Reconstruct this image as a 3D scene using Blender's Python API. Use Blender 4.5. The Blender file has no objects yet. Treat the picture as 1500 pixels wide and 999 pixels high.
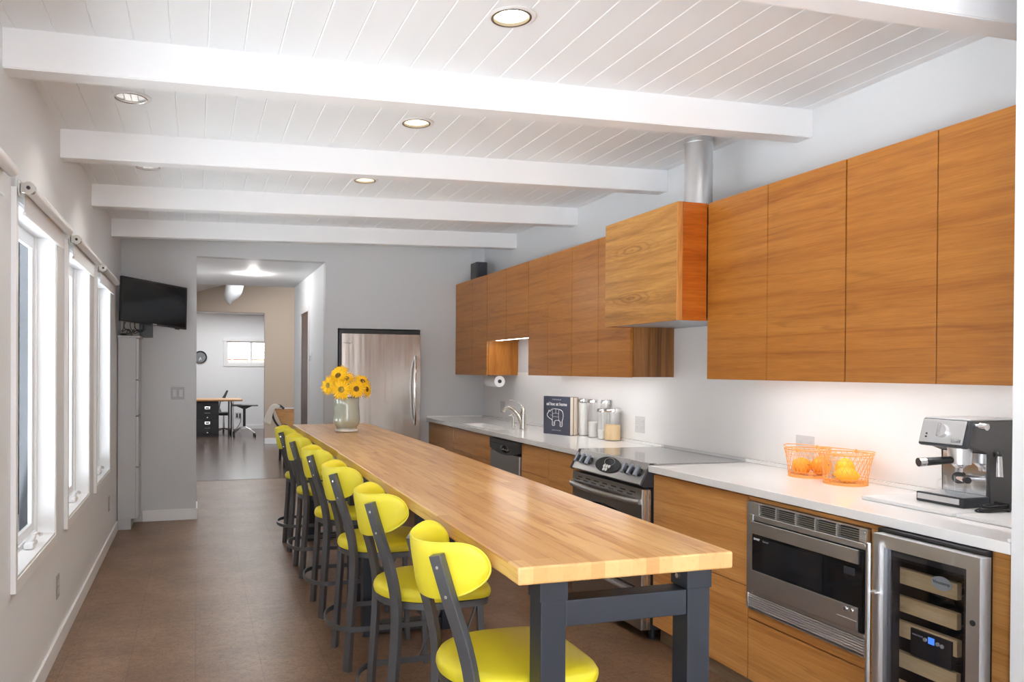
import bpy, bmesh, math, random
from mathutils import Vector, Matrix
R = math.radians
random.seed(7)
S = bpy.context.scene
C = S.collection

# ------------------------------------------------------------------ measured frame of the room (metres; x right, y into the room, z up)
XL, XR, YF = -0.679, 2.958, 7.766           # left wall, right wall, far wall
XC, XU, XH = 2.313, 2.633, 2.449            # counter edge, wall cabinet front, hood front
ZT = 0.951                                  # counter top
YB = -5.0                                   # rear of the room, behind the camera

def ceil_z(x): return 2.696 + (x - XL) / (XR - XL) * 0.079
def beam_z(x): return 2.549 + (x - XL) / (XR - XL) * 0.0875

# ------------------------------------------------------------------ materials
def lin(c):
    return tuple((v / 12.92 if v <= 0.04045 else ((v + 0.055) / 1.055) ** 2.4) for v in [q / 255 for q in c])

def new_mat(name):
    m = bpy.data.materials.new(name); m.use_nodes = True
    nt = m.node_tree; nt.nodes.clear()
    out = nt.nodes.new('ShaderNodeOutputMaterial')
    return m, nt, out

def pset(b, **k):
    for a, v in k.items():
        b.inputs[a].default_value = v

def mat(name, col, rough=0.5, metal=0.0, coat=0.0, spec=0.5, noise=0.0, nscale=40.0, bump=0.0, emit=None, estr=0.0, trans=0.0, alpha=1.0):
    m, nt, out = new_mat(name)
    b = nt.nodes.new('ShaderNodeBsdfPrincipled')
    col = tuple(col)[:3]
    pset(b, **{'Base Color': (*col, 1), 'Roughness': rough, 'Metallic': metal, 'Coat Weight': coat, 'Specular IOR Level': spec, 'Transmission Weight': trans, 'Alpha': alpha})
    if emit:
        pset(b, **{'Emission Color': (*emit, 1), 'Emission Strength': estr})
    if noise or bump:
        g = nt.nodes.new('ShaderNodeNewGeometry'); n = nt.nodes.new('ShaderNodeTexNoise')
        pset(n, Scale=nscale, Detail=4.0)
        nt.links.new(g.outputs['Position'], n.inputs['Vector'])
        if noise:
            mx = nt.nodes.new('ShaderNodeMix'); mx.data_type = 'RGBA'
            mx.inputs[6].default_value = (*[v * (1 - noise) for v in col], 1)
            mx.inputs[7].default_value = (*[min(1, v * (1 + noise)) for v in col], 1)
            nt.links.new(n.outputs['Fac'], mx.inputs[0]); nt.links.new(mx.outputs[2], b.inputs['Base Color'])
        if bump:
            bp = nt.nodes.new('ShaderNodeBump'); pset(bp, Strength=bump, Distance=0.002)
            nt.links.new(n.outputs['Fac'], bp.inputs['Height']); nt.links.new(bp.outputs['Normal'], b.inputs['Normal'])
    nt.links.new(b.outputs[0], out.inputs[0])
    return m

def ramp(nt, stops):
    r = nt.nodes.new('ShaderNodeValToRGB'); e = r.color_ramp.elements
    while len(e) < len(stops): e.new(0.5)
    for q, (p, c) in zip(e, stops):
        q.position = p; q.color = (*c, 1)
    return r

def wood(name, dark, mid, light, stretch=(14, 0.9, 14), rough=0.35, figure=0.6, fine=0.16, offs=(0, 0, 0), coat=0.0, streak=False, knots=None):
    m, nt, out = new_mat(name); L = nt.links.new
    b = nt.nodes.new('ShaderNodeBsdfPrincipled'); pset(b, Roughness=rough, **{'Coat Weight': coat, 'Coat Roughness': 0.25, 'Specular IOR Level': 0.35})
    g = nt.nodes.new('ShaderNodeNewGeometry')
    mp = nt.nodes.new('ShaderNodeMapping'); mp.inputs['Scale'].default_value = stretch; mp.inputs['Location'].default_value = offs
    L(g.outputs['Position'], mp.inputs[0])
    n = nt.nodes.new('ShaderNodeTexNoise'); pset(n, Scale=0.75, Detail=5.0, Roughness=0.62, Distortion=figure)
    L(mp.outputs[0], n.inputs['Vector'])
    r = ramp(nt, [(0.30, dark), (0.47, mid), (0.72, light)]); L(n.outputs['Fac'], r.inputs[0])
    mp2 = nt.nodes.new('ShaderNodeMapping'); mp2.inputs['Scale'].default_value = tuple(s * 9 for s in stretch); L(g.outputs['Position'], mp2.inputs[0])
    n2 = nt.nodes.new('ShaderNodeTexNoise'); pset(n2, Scale=1.0, Detail=3.0); L(mp2.outputs[0], n2.inputs['Vector'])
    mr = nt.nodes.new('ShaderNodeMapRange'); pset(mr, **{'From Min': 0.3, 'From Max': 0.7, 'To Min': 1 - fine, 'To Max': 1 + fine}); L(n2.outputs['Fac'], mr.inputs[0])
    mx = nt.nodes.new('ShaderNodeVectorMath'); mx.operation = 'SCALE'; L(r.outputs[0], mx.inputs[0]); L(mr.outputs[0], mx.inputs['Scale'])
    last = mx.outputs[0]
    if streak:      # a few darker annual bands running along the grain
        mp4 = nt.nodes.new('ShaderNodeMapping'); mp4.inputs['Scale'].default_value = (stretch[0] * .3, stretch[1] * .45, stretch[2] * .3); mp4.inputs['Location'].default_value = (offs[0] + 4, offs[1], offs[2] + 2); L(g.outputs['Position'], mp4.inputs[0])
        n4 = nt.nodes.new('ShaderNodeTexNoise'); pset(n4, Scale=1.0, Detail=3.0, Distortion=0.4); L(mp4.outputs[0], n4.inputs['Vector'])
        r4 = ramp(nt, [(0.40, (1, 1, 1)), (0.492, (1, 1, 1)), (0.507, (0.80, 0.77, 0.72)), (0.522, (0.96, 0.95, 0.94)), (0.8, (1.0, 1.0, 1.0))]); L(n4.outputs['Fac'], r4.inputs[0])
        m4 = nt.nodes.new('ShaderNodeVectorMath'); m4.operation = 'MULTIPLY'; L(last, m4.inputs[0]); L(r4.outputs[0], m4.inputs[1]); last = m4.outputs[0]
    for ky, kz in (knots or []):    # cathedral figure around a point (y, z) of a face along the wall
        mp5 = nt.nodes.new('ShaderNodeMapping'); mp5.inputs['Location'].default_value = (0, -ky * 4.2, -kz * 22); mp5.inputs['Scale'].default_value = (0, 4.2, 22); L(g.outputs['Position'], mp5.inputs[0])
        ln = nt.nodes.new('ShaderNodeVectorMath'); ln.operation = 'LENGTH'; L(mp5.outputs[0], ln.inputs[0])
        ad = nt.nodes.new('ShaderNodeMath'); ad.operation = 'MULTIPLY_ADD'; L(n.outputs['Fac'], ad.inputs[0]); ad.inputs[1].default_value = 1.2; L(ln.outputs['Value'], ad.inputs[2])
        sn = nt.nodes.new('ShaderNodeMath'); sn.operation = 'SINE'; mu = nt.nodes.new('ShaderNodeMath'); mu.operation = 'MULTIPLY'; mu.inputs[1].default_value = 17.0; L(ad.outputs[0], mu.inputs[0]); L(mu.outputs[0], sn.inputs[0])
        rr_ = ramp(nt, [(0.0, (0.62, 0.56, 0.48)), (0.55, (1, 1, 1))]); m01 = nt.nodes.new('ShaderNodeMapRange'); pset(m01, **{'From Min': -1.0, 'From Max': 1.0}); L(sn.outputs[0], m01.inputs[0]); L(m01.outputs[0], rr_.inputs[0])
        fo = nt.nodes.new('ShaderNodeMapRange'); pset(fo, **{'From Min': 0.25, 'From Max': 1.35, 'To Min': 0.95, 'To Max': 0.0}); L(ln.outputs['Value'], fo.inputs[0])
        m5 = nt.nodes.new('ShaderNodeMix'); m5.data_type = 'RGBA'; m5.blend_type = 'MULTIPLY'; L(fo.outputs[0], m5.inputs[0]); L(last, m5.inputs[6]); L(rr_.outputs[0], m5.inputs[7]); last = m5.outputs[2]
    L(last, b.inputs['Base Color'])
    L(b.outputs[0], out.inputs[0])
    return m

def butcher(name):
    m, nt, out = new_mat(name); L = nt.links.new
    b = nt.nodes.new('ShaderNodeBsdfPrincipled'); pset(b, Roughness=0.30, **{'Specular IOR Level': 0.5, 'Coat Weight': 0.45, 'Coat Roughness': 0.16})
    g = nt.nodes.new('ShaderNodeNewGeometry'); sp = nt.nodes.new('ShaderNodeSeparateXYZ'); L(g.outputs['Position'], sp.inputs[0])
    cb = nt.nodes.new('ShaderNodeCombineXYZ'); L(sp.outputs['Y'], cb.inputs['X']); L(sp.outputs['X'], cb.inputs['Y'])
    br = nt.nodes.new('ShaderNodeTexBrick'); br.offset = 0.37; br.offset_frequency = 2; br.squash = 1.0
    pset(br, Scale=1.0, **{'Mortar Size': 0.0, 'Brick Width': 0.62, 'Row Height': 0.041, 'Bias': 0.0})
    br.inputs['Mortar'].default_value = (*lin((226, 178, 116)), 1); br.inputs['Color1'].default_value = (*lin((208, 152, 90)), 1); br.inputs['Color2'].default_value = (*lin((232, 186, 122)), 1)
    L(cb.outputs[0], br.inputs['Vector'])
    mp = nt.nodes.new('ShaderNodeMapping'); mp.inputs['Scale'].default_value = (80, 3.4, 80); L(g.outputs['Position'], mp.inputs[0])
    n = nt.nodes.new('ShaderNodeTexNoise'); pset(n, Scale=0.8, Detail=6.0, Roughness=0.6, Distortion=0.5); L(mp.outputs[0], n.inputs['Vector'])
    r = ramp(nt, [(0.26, lin((150, 92, 46))), (0.36, lin((214, 170, 120))), (0.5, (1, 1, 1)), (0.8, (1, 1, 1))]); L(n.outputs['Fac'], r.inputs[0])
    mx = nt.nodes.new('ShaderNodeMix'); mx.data_type = 'RGBA'; mx.blend_type = 'MULTIPLY'; mx.inputs[0].default_value = 0.6
    ab = nt.nodes.new('ShaderNodeSeparateXYZ'); L(g.outputs['Normal'], ab.inputs[0]); a1 = nt.nodes.new('ShaderNodeMath'); a1.operation = 'ABSOLUTE'; L(ab.outputs['Y'], a1.inputs[0])
    a2 = nt.nodes.new('ShaderNodeMapRange'); pset(a2, **{'To Min': 0.6, 'To Max': 0.12}); L(a1.outputs[0], a2.inputs[0]); L(a2.outputs[0], mx.inputs[0])
    L(br.outputs['Color'], mx.inputs[6]); L(r.outputs[0], mx.inputs[7])
    # sparse dark mineral streaks
    mp3 = nt.nodes.new('ShaderNodeMapping'); mp3.inputs['Scale'].default_value = (46, 5.5, 46); mp3.inputs['Location'].default_value = (3.1, 1.7, 0); L(g.outputs['Position'], mp3.inputs[0])
    n3 = nt.nodes.new('ShaderNodeTexNoise'); pset(n3, Scale=0.7, Detail=2.0, Distortion=0.3); L(mp3.outputs[0], n3.inputs['Vector'])
    r3 = ramp(nt, [(0.70, (1, 1, 1)), (0.76, lin((165, 105, 60)))]); L(n3.outputs['Fac'], r3.inputs[0])
    mx2 = nt.nodes.new('ShaderNodeMix'); mx2.data_type = 'RGBA'; mx2.blend_type = 'MULTIPLY'; L(a2.outputs[0], mx2.inputs[0])
    L(mx.outputs[2], mx2.inputs[6]); L(r3.outputs[0], mx2.inputs[7])
    L(mx2.outputs[2], b.inputs['Base Color']); L(b.outputs[0], out.inputs[0])
    return m

def cork(name):
    m, nt, out = new_mat(name); L = nt.links.new
    b = nt.nodes.new('ShaderNodeBsdfPrincipled'); pset(b, Roughness=0.36, **{'Specular IOR Level': 0.45})
    g = nt.nodes.new('ShaderNodeNewGeometry')
    n = nt.nodes.new('ShaderNodeTexNoise'); pset(n, Scale=3.0, Detail=4.0); L(g.outputs['Position'], n.inputs['Vector'])
    r = ramp(nt, [(0.3, lin((116, 88, 66))), (0.5, lin((131, 101, 77))), (0.72, lin((143, 112, 88)))]); L(n.outputs['Fac'], r.inputs[0])
    n2 = nt.nodes.new('ShaderNodeTexNoise'); pset(n2, Scale=70.0, Detail=4.0, Roughness=0.75); L(g.outputs['Position'], n2.inputs['Vector'])
    r2 = ramp(nt, [(0.33, (0.34, 0.29, 0.24)), (0.43, (0.86, 0.85, 0.84)), (0.56, (1, 1, 1)), (0.72, (1.16, 1.14, 1.12))]); L(n2.outputs['Fac'], r2.inputs[0])
    n4 = nt.nodes.new('ShaderNodeTexNoise'); pset(n4, Scale=22.0, Detail=3.0); L(g.outputs['Position'], n4.inputs['Vector'])
    r4 = ramp(nt, [(0.32, (0.80, 0.79, 0.78)), (0.62, (1.06, 1.06, 1.06))]); L(n4.outputs['Fac'], r4.inputs[0])
    sp = nt.nodes.new('ShaderNodeSeparateXYZ'); L(g.outputs['Position'], sp.inputs[0])
    cb = nt.nodes.new('ShaderNodeCombineXYZ'); L(sp.outputs['Y'], cb.inputs['X']); L(sp.outputs['X'], cb.inputs['Y'])
    br = nt.nodes.new('ShaderNodeTexBrick'); br.offset = 0.5
    pset(br, Scale=1.0, **{'Mortar Size': 0.0035, 'Mortar Smooth': 0.3, 'Brick Width': 0.93, 'Row Height': 0.31})
    br.inputs['Color1'].default_value = (0.95, 0.95, 0.95, 1); br.inputs['Color2'].default_value = (1.06, 1.05, 1.04, 1); br.inputs['Mortar'].default_value = (0.80, 0.79, 0.78, 1)
    L(cb.outputs[0], br.inputs['Vector'])
    last = r.outputs[0]
    for q in (r2.outputs[0], r4.outputs[0], br.outputs['Color']):
        mx = nt.nodes.new('ShaderNodeMix'); mx.data_type = 'RGBA'; mx.blend_type = 'MULTIPLY'; mx.inputs[0].default_value = 1.0
        L(last, mx.inputs[6]); L(q, mx.inputs[7]); last = mx.outputs[2]
    L(last, b.inputs['Base Color']); L(b.outputs[0], out.inputs[0])
    return m

def glass_mat(name, tint=(1, 1, 1), refl=0.12, rough=0.02):
    m, nt, out = new_mat(name)
    t = nt.nodes.new('ShaderNodeBsdfTransparent'); t.inputs[0].default_value = (*tint, 1)
    gl = nt.nodes.new('ShaderNodeBsdfGlossy'); gl.inputs['Roughness'].default_value = rough
    lw = nt.nodes.new('ShaderNodeLayerWeight'); lw.inputs['Blend'].default_value = 0.25
    mr = nt.nodes.new('ShaderNodeMapRange'); pset(mr, **{'To Min': refl * 0.4, 'To Max': min(1, refl * 4)})
    mx = nt.nodes.new('ShaderNodeMixShader')
    nt.links.new(lw.outputs['Fresnel'], mr.inputs[0]); nt.links.new(mr.outputs[0], mx.inputs[0])
    nt.links.new(t.outputs[0], mx.inputs[1]); nt.links.new(gl.outputs[0], mx.inputs[2]); nt.links.new(mx.outputs[0], out.inputs[0])
    return m

def brushed(name, col, rough=0.28, axis=(200, 2, 2), bs=0.06, bd=0.001):
    m, nt, out = new_mat(name); L = nt.links.new
    b = nt.nodes.new('ShaderNodeBsdfPrincipled'); pset(b, Metallic=1.0, Roughness=rough, **{'Base Color': (*col, 1)})
    g = nt.nodes.new('ShaderNodeNewGeometry'); mp = nt.nodes.new('ShaderNodeMapping'); mp.inputs['Scale'].default_value = axis
    n = nt.nodes.new('ShaderNodeTexNoise'); pset(n, Scale=1.0, Detail=2.0)
    L(g.outputs['Position'], mp.inputs[0]); L(mp.outputs[0], n.inputs['Vector'])
    bp = nt.nodes.new('ShaderNodeBump'); pset(bp, Strength=bs, Distance=bd); L(n.outputs['Fac'], bp.inputs['Height']); L(bp.outputs['Normal'], b.inputs['Normal'])
    L(b.outputs[0], out.inputs[0])
    return m

def emis(name, col, s):
    m, nt, out = new_mat(name); e = nt.nodes.new('ShaderNodeEmission')
    e.inputs[0].default_value = (*col, 1); e.inputs[1].default_value = s
    nt.links.new(e.outputs[0], out.inputs[0]); return m

M = {}
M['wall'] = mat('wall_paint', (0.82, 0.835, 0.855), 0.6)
M['wall_shaded'] = mat('shade_toned_wall_paint', (0.63, 0.637, 0.648), 0.6)  # white walls toned darker: their shade is put into the colour
M['backsplash'] = mat('lit_wall_white', (0.84, 0.84, 0.845), 0.3)  # paler wall white for the brightly lit stretch above the worktop
M['ceiling'] = mat('ceiling_paint', (0.89, 0.925, 0.955), 0.5)
M['beam'] = mat('beam_paint', (0.905, 0.92, 0.94), 0.45)
M['trim'] = mat('trim_paint', (0.86, 0.86, 0.87), 0.35)
M['white'] = mat('white_plastic', (0.84, 0.84, 0.85), 0.35)
M['beige'] = mat('beige_paint', lin((186, 168, 150)), 0.6)
M['cork'] = cork('cork_floor')
M['darkwoodfloor'] = wood('hall_floor', lin((78, 64, 58)), lin((96, 80, 72)), lin((112, 96, 86)), stretch=(7, 0.8, 7), rough=0.22, figure=0.3, fine=0.08)
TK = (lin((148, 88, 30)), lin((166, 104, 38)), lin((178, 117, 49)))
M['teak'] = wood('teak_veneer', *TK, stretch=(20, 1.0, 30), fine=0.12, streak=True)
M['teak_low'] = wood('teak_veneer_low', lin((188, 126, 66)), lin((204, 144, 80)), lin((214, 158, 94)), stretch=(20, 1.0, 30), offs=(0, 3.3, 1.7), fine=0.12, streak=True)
M['teak_end'] = wood('teak_end_panel', *TK, stretch=(13, 13, 0.9), offs=(1, 2, 3))
M['teak_red'] = wood('teak_side_panel', lin((146, 66, 12)), lin((168, 84, 22)), lin((182, 102, 34)), stretch=(1.2, 9, 16), figure=0.3)
M['rosewood'] = wood('dark_end_panel', lin((70, 40, 20)), lin((128, 84, 44)), lin((156, 106, 60)), stretch=(15, 13, 0.8), figure=1.2)
M['teak_fig'] = wood('figured_hood_veneer', lin((132, 86, 36)), lin((172, 118, 54)), lin((196, 144, 74)), stretch=(9, 1.1, 20), figure=0.9, fine=0.12, offs=(2.2, 0.4, 5.1), knots=[(3.99, 2.166), (3.996, 1.883)])
M['edgewood'] = wood('solid_teak_edge', lin((170, 110, 52)), lin((192, 130, 68)), lin((206, 146, 82)), stretch=(13, 13, 1))
M['toekick'] = wood('toe_kick_wood', lin((118, 96, 76)), lin((140, 116, 92)), lin((152, 128, 104)), stretch=(9, 1, 13))
M['cabinet_in'] = mat('cabinet_shadow_gap', (0.05, 0.035, 0.02), 0.8)
M['butcher'] = butcher('butcher_block')
M['steelblue'] = mat('painted_steel_frame', lin((44, 49, 58)), 0.38, noise=0.05, nscale=30)
M['gunmetal'] = mat('gunmetal_tube', lin((104, 106, 110)), 0.36, metal=0.55, noise=0.08, nscale=25)
M['yellow'] = mat('yellow_vinyl', lin((238, 222, 50)), 0.38, noise=0.03, nscale=12, spec=0.5)
M['yellowpipe'] = mat('yellow_piping', lin((232, 220, 70)), 0.4)
M['quartz'] = mat('white_quartz', (0.90, 0.90, 0.90), 0.07, noise=0.015, nscale=60)
M['steel'] = mat('brushed_steel', (0.86, 0.875, 0.90), 0.33, metal=1.0)
M['steel_v'] = brushed('brushed_steel_vertical', (0.47, 0.44, 0.41), 0.22, (9, 9, 0.35), 0.3, 0.015)
M['steel_dark'] = mat('dark_steel', (0.42, 0.405, 0.39), 0.32, metal=1.0)
M['chrome'] = mat('chrome', (0.82, 0.82, 0.83), 0.1, metal=1.0)
M['nickel'] = mat('satin_nickel', (0.66, 0.63, 0.59), 0.24, metal=1.0)
M['grip'] = mat('grey_knob_grip', lin((150, 156, 166)), 0.3, metal=0.8)
M['glasstop'] = mat('reflection_toned_glass', lin((150, 150, 152)), 0.05)  # cooktop greyed: the wall's reflection is put into the base colour
M['darkscreen'] = mat('microwave_screen', (0.016, 0.017, 0.02), 0.1)
M['badge'] = mat('silver_badge', lin((196, 204, 204)), 0.4)
M['clockface'] = mat('clock_face', (0.10, 0.105, 0.11), 0.15)
M['galv'] = brushed('galvanised_duct', (0.70, 0.71, 0.72), 0.3, (40, 40, 2))
M['filter'] = mat('hood_filter', (0.48, 0.52, 0.56), 0.4, metal=0.8)
M['black'] = mat('black_plastic', (0.018, 0.018, 0.02), 0.35)
M['blackgloss'] = mat('black_glass', (0.008, 0.009, 0.011), 0.06)
M['charcoal'] = mat('charcoal_plastic', lin((70, 68, 68)), 0.42)
M['darkgrey'] = mat('dark_grey', lin((52, 54, 60)), 0.45)
M['grey'] = mat('grey_lacquer', lin((190, 190, 192)), 0.4)
M['plate'] = mat('grey_plate', lin((206, 206, 208)), 0.4)
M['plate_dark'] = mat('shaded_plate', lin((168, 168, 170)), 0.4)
M['glass'] = glass_mat('window_glass', (0.94, 0.96, 0.97), 0.008)
M['clearglass'] = glass_mat('jar_glass', (0.985, 0.99, 0.99), 0.06)
M['tinted'] = glass_mat('tinted_cooler_glass', (0.93, 0.94, 0.97), 0.08)
M['flour'] = mat('flour', (0.86, 0.85, 0.83), 0.8)
M['oats'] = mat('oats', lin((226, 196, 152)), 0.85, noise=0.2, nscale=180)
M['shelfwood'] = wood('pale_shelf_wood', lin((200, 168, 118)), lin((222, 194, 146)), lin((232, 208, 164)), stretch=(20, 1.5, 20), fine=0.06)
M['orangewire'] = mat('orange_wire', lin((238, 166, 88)), 0.4)
M['orange'] = mat('orange_peel', lin((250, 160, 20)), 0.45, noise=0.08, nscale=30, bump=0.3)
M['lemon'] = mat('lemon_peel', lin((250, 192, 30)), 0.45, noise=0.08, nscale=30, bump=0.3)
M['navy'] = mat('navy_cover', lin((66, 70, 86)), 0.55, noise=0.06, nscale=90)
M['paper'] = mat('paper_pages', lin((226, 214, 196)), 0.8, noise=0.05, nscale=200)
M['pink'] = mat('pale_pink_cover', lin((214, 196, 190)), 0.5)
M['brown'] = mat('brown_cover', lin((96, 70, 54)), 0.5, noise=0.5, nscale=60)
M['ink'] = mat('white_ink', (0.8, 0.8, 0.82), 0.6)
M['inkdim'] = mat('pale_ink', (0.45, 0.46, 0.52), 0.6)
M['papertowel'] = mat('paper_towel', (0.86, 0.86, 0.86), 0.9, bump=0.3, nscale=200)
M['celadon'] = mat('celadon_glaze', lin((172, 178, 164)), 0.05, noise=0.10, nscale=14, coat=0.5)
M['petal'] = mat('sunflower_petal', lin((255, 200, 6)), 0.55, noise=0.10, nscale=40)
M['disc'] = mat('sunflower_disc', lin((150, 128, 50)), 0.8, noise=0.35, nscale=160)
M['discbrown'] = mat('sunflower_disc_brown', lin((120, 84, 26)), 0.8, noise=0.35, nscale=160)
M['stem'] = mat('green_stem', lin((70, 104, 44)), 0.6)
M['darkdoor'] = wood('dark_door_wood', lin((56, 36, 26)), lin((84, 56, 40)), lin((100, 70, 52)), stretch=(16, 16, 0.9))
M['deskwood'] = wood('desk_top_wood', lin((170, 124, 78)), lin((196, 150, 102)), lin((208, 166, 118)), stretch=(1, 12, 12))
M['chairwood'] = wood('chair_plywood', lin((190, 130, 74)), lin((214, 156, 96)), lin((226, 172, 112)), stretch=(1.2, 10, 10))
M['towel'] = mat('cream_towel', lin((242, 234, 222)), 0.95, bump=0.6, nscale=150)
M['lampwhite'] = mat('white_shade', (0.86, 0.87, 0.88), 0.5)
M['reflector'] = mat('cream_reflector', lin((200, 186, 160)), 0.4)
M['bronze'] = mat('bronze_ring', lin((84, 74, 58)), 0.4)
M['bulb'] = emis('lit_bulb', (1.0, 0.90, 0.76), 9)
M['bulbcool'] = emis('lit_halogen', (1.0, 0.95, 0.88), 4)
M['ledstrip'] = emis('under_cabinet_lamp', (1.0, 0.985, 0.97), 13)
M['display'] = emis('blue_display', (0.08, 0.25, 0.9), 1.0)
M['led'] = emis('button_light', (0.8, 0.9, 1.0), 0.8)
M['sky_panel'] = emis('skylight_sky', (0.95, 0.98, 1.0), 6)
M['concrete'] = mat('pale_patio_gravel', (0.70, 0.70, 0.70), 0.9, noise=0.12, nscale=25)
M['fence'] = mat('pale_fence_boards', (0.50, 0.49, 0.47), 0.8)
M['brick'] = mat('terracotta_wall', lin((170, 100, 78)), 0.9)
M['bark'] = mat('weathered_boards', lin((34, 35, 38)), 0.9, noise=0.4, nscale=8)
def leaf_mat():
    m, nt, out = new_mat('hedge_leaves'); L = nt.links.new
    b = nt.nodes.new('ShaderNodeBsdfPrincipled'); pset(b, Roughness=0.6)
    g = nt.nodes.new('ShaderNodeNewGeometry'); n = nt.nodes.new('ShaderNodeTexNoise'); pset(n, Scale=9.0, Detail=5.0); L(g.outputs['Position'], n.inputs['Vector'])
    r = ramp(nt, [(0.35, lin((8, 12, 8))), (0.52, lin((18, 26, 17))), (0.72, lin((44, 54, 42)))]); L(n.outputs['Fac'], r.inputs[0]); L(r.outputs[0], b.inputs['Base Color'])
    L(b.outputs[0], out.inputs[0]); return m
M['leaf'] = leaf_mat()

# ------------------------------------------------------------------ geometry helpers
def B(): return bmesh.new()

def box(bm, x0, x1, y0, y1, z0, z1, bev=0.0, seg=2):
    x0, x1 = sorted((x0, x1)); y0, y1 = sorted((y0, y1)); z0, z1 = sorted((z0, z1))
    t = bmesh.ops.create_cube(bm, size=1.0)['verts']
    for v in t:
        v.co = Vector((x0 + (v.co.x + .5) * (x1 - x0), y0 + (v.co.y + .5) * (y1 - y0), z0 + (v.co.z + .5) * (z1 - z0)))
    if bev > 0:
        bev = min(bev, 0.49 * min(x1 - x0, y1 - y0, z1 - z0))
        es = list({e for v in t for e in v.link_edges})
        bmesh.ops.bevel(bm, geom=es, offset=bev, segments=seg, affect='EDGES', profile=0.5)
    return bm

def obb(bm, mtx, sx, sy, sz, bev=0.0):
    """box of size sx,sy,sz centred on the origin, placed by mtx"""
    t = bmesh.new(); box(t, -sx / 2, sx / 2, -sy / 2, sy / 2, -sz / 2, sz / 2, bev)
    t.transform(mtx); me = bpy.data.meshes.new('t'); t.to_mesh(me); t.free(); bm.from_mesh(me); bpy.data.meshes.remove(me)

def frame_of(d):
    d = d.normalized(); a = Vector((0, 0, 1)) if abs(d.z) < 0.9 else Vector((1, 0, 0))
    u = d.cross(a).normalized(); return u, d.cross(u).normalized()

def cyl(bm, p0, p1, r0, r1=None, seg=24, caps=True):
    p0, p1 = Vector(p0), Vector(p1); r1 = r0 if r1 is None else r1
    u, w = frame_of(p1 - p0); rings = []
    for p, r in ((p0, r0), (p1, r1)):
        rings.append([bm.verts.new(p + (u * math.cos(2 * math.pi * k / seg) + w * math.sin(2 * math.pi * k / seg)) * r) for k in range(seg)])
    for k in range(seg):
        bm.faces.new((rings[0][k], rings[0][(k + 1) % seg], rings[1][(k + 1) % seg], rings[1][k]))
    if caps:
        bm.faces.new(rings[0][::-1]); bm.faces.new(rings[1])
    return bm

def sweep(bm, pts, prof, closed=False, up=None, scale=None, caps=True):
    """sweep a closed 2-D profile [(a,b)] along a polyline"""
    pts = [Vector(p) for p in pts]; n = len(pts); rings = []
    pu = None
    for i, p in enumerate(pts):
        a = pts[(i - 1) % n] if (closed or i > 0) else p
        b = pts[(i + 1) % n] if (closed or i < n - 1) else p
        d = (b - a).normalized()
        if up is not None:
            u = Vector(up).cross(d)
            u = u.normalized() if u.length > 1e-6 else frame_of(d)[0]
        elif pu is None:
            u = frame_of(d)[0]
        else:
            u = (pu - d * pu.dot(d)); u = u.normalized() if u.length > 1e-6 else frame_of(d)[0]
        pu = u; w = d.cross(u).normalized(); s = 1.0 if scale is None else scale[i]
        rings.append([bm.verts.new(p + (u * q[0] + w * q[1]) * s) for q in prof])
    m = len(prof)
    for i in range(n if closed else n - 1):
        r0, r1 = rings[i], rings[(i + 1) % n]
        for k in range(m):
            bm.faces.new((r0[k], r0[(k + 1) % m], r1[(k + 1) % m], r1[k]))
    if not closed and caps:
        bm.faces.new(rings[0][::-1]); bm.faces.new(rings[-1])
    return bm

def circ(r, seg=10): return [(r * math.cos(2 * math.pi * k / seg), r * math.sin(2 * math.pi * k / seg)) for k in range(seg)]
def rect(a, b): return [(-a / 2, -b / 2), (a / 2, -b / 2), (a / 2, b / 2), (-a / 2, b / 2)]
def rrect(a, b, r):
    o = []
    for cx, cy, t0 in ((a / 2 - r, b / 2 - r, 0), (-a / 2 + r, b / 2 - r, 90), (-a / 2 + r, -b / 2 + r, 180), (a / 2 - r, -b / 2 + r, 270)):
        for k in range(3): o.append((cx + r * math.cos(R(t0 + 45 * k)), cy + r * math.sin(R(t0 + 45 * k))))
    return o

def tube(bm, pts, r, seg=10, closed=False): return sweep(bm, pts, circ(r, seg), closed)

def smooth_path(pts, n=6):
    """Catmull-Rom through the points"""
    P = [Vector(p) for p in pts]; P = [P[0] * 2 - P[1]] + P + [P[-1] * 2 - P[-2]]; o = []
    for i in range(1, len(P) - 2):
        a, b, c, d = P[i - 1:i + 3]
        for k in range(n):
            t = k / n; o.append(0.5 * ((2 * b) + (c - a) * t + (2 * a - 5 * b + 4 * c - d) * t * t + (3 * b - a - 3 * c + d) * t ** 3))
    o.append(P[-2]); return o

def lathe(bm, prof, c=(0, 0, 0), seg=32, axis=None):
    c = Vector(c); rings = []
    if axis is None: A, u, w = Vector((0, 0, 1)), Vector((1, 0, 0)), Vector((0, 1, 0))
    else:
        A = Vector(axis).normalized(); u, w = frame_of(A)
    for r, z in prof:
        if r < 1e-6: rings.append([bm.verts.new(c + A * z)])
        else: rings.append([bm.verts.new(c + A * z + (u * math.cos(2 * math.pi * k / seg) + w * math.sin(2 * math.pi * k / seg)) * r) for k in range(seg)])
    for a, b in zip(rings, rings[1:]):
        for k in range(seg):
            k2 = (k + 1) % seg
            if len(a) == 1 and len(b) == 1: continue
            if len(a) == 1: bm.faces.new((a[0], b[k2], b[k]))
            elif len(b) == 1: bm.faces.new((a[k], a[k2], b[0]))
            else: bm.faces.new((a[k], a[k2], b[k2], b[k]))
    return bm

def prism(bm, poly, vec):
    """extrude a planar polygon (list of 3-D points) by vec"""
    vec = Vector(vec); a = [bm.verts.new(Vector(p)) for p in poly]; b = [bm.verts.new(Vector(p) + vec) for p in poly]
    n = len(poly); bm.faces.new(a[::-1]); bm.faces.new(b)
    for k in range(n): bm.faces.new((a[k], a[(k + 1) % n], b[(k + 1) % n], b[k]))
    return bm

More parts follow.
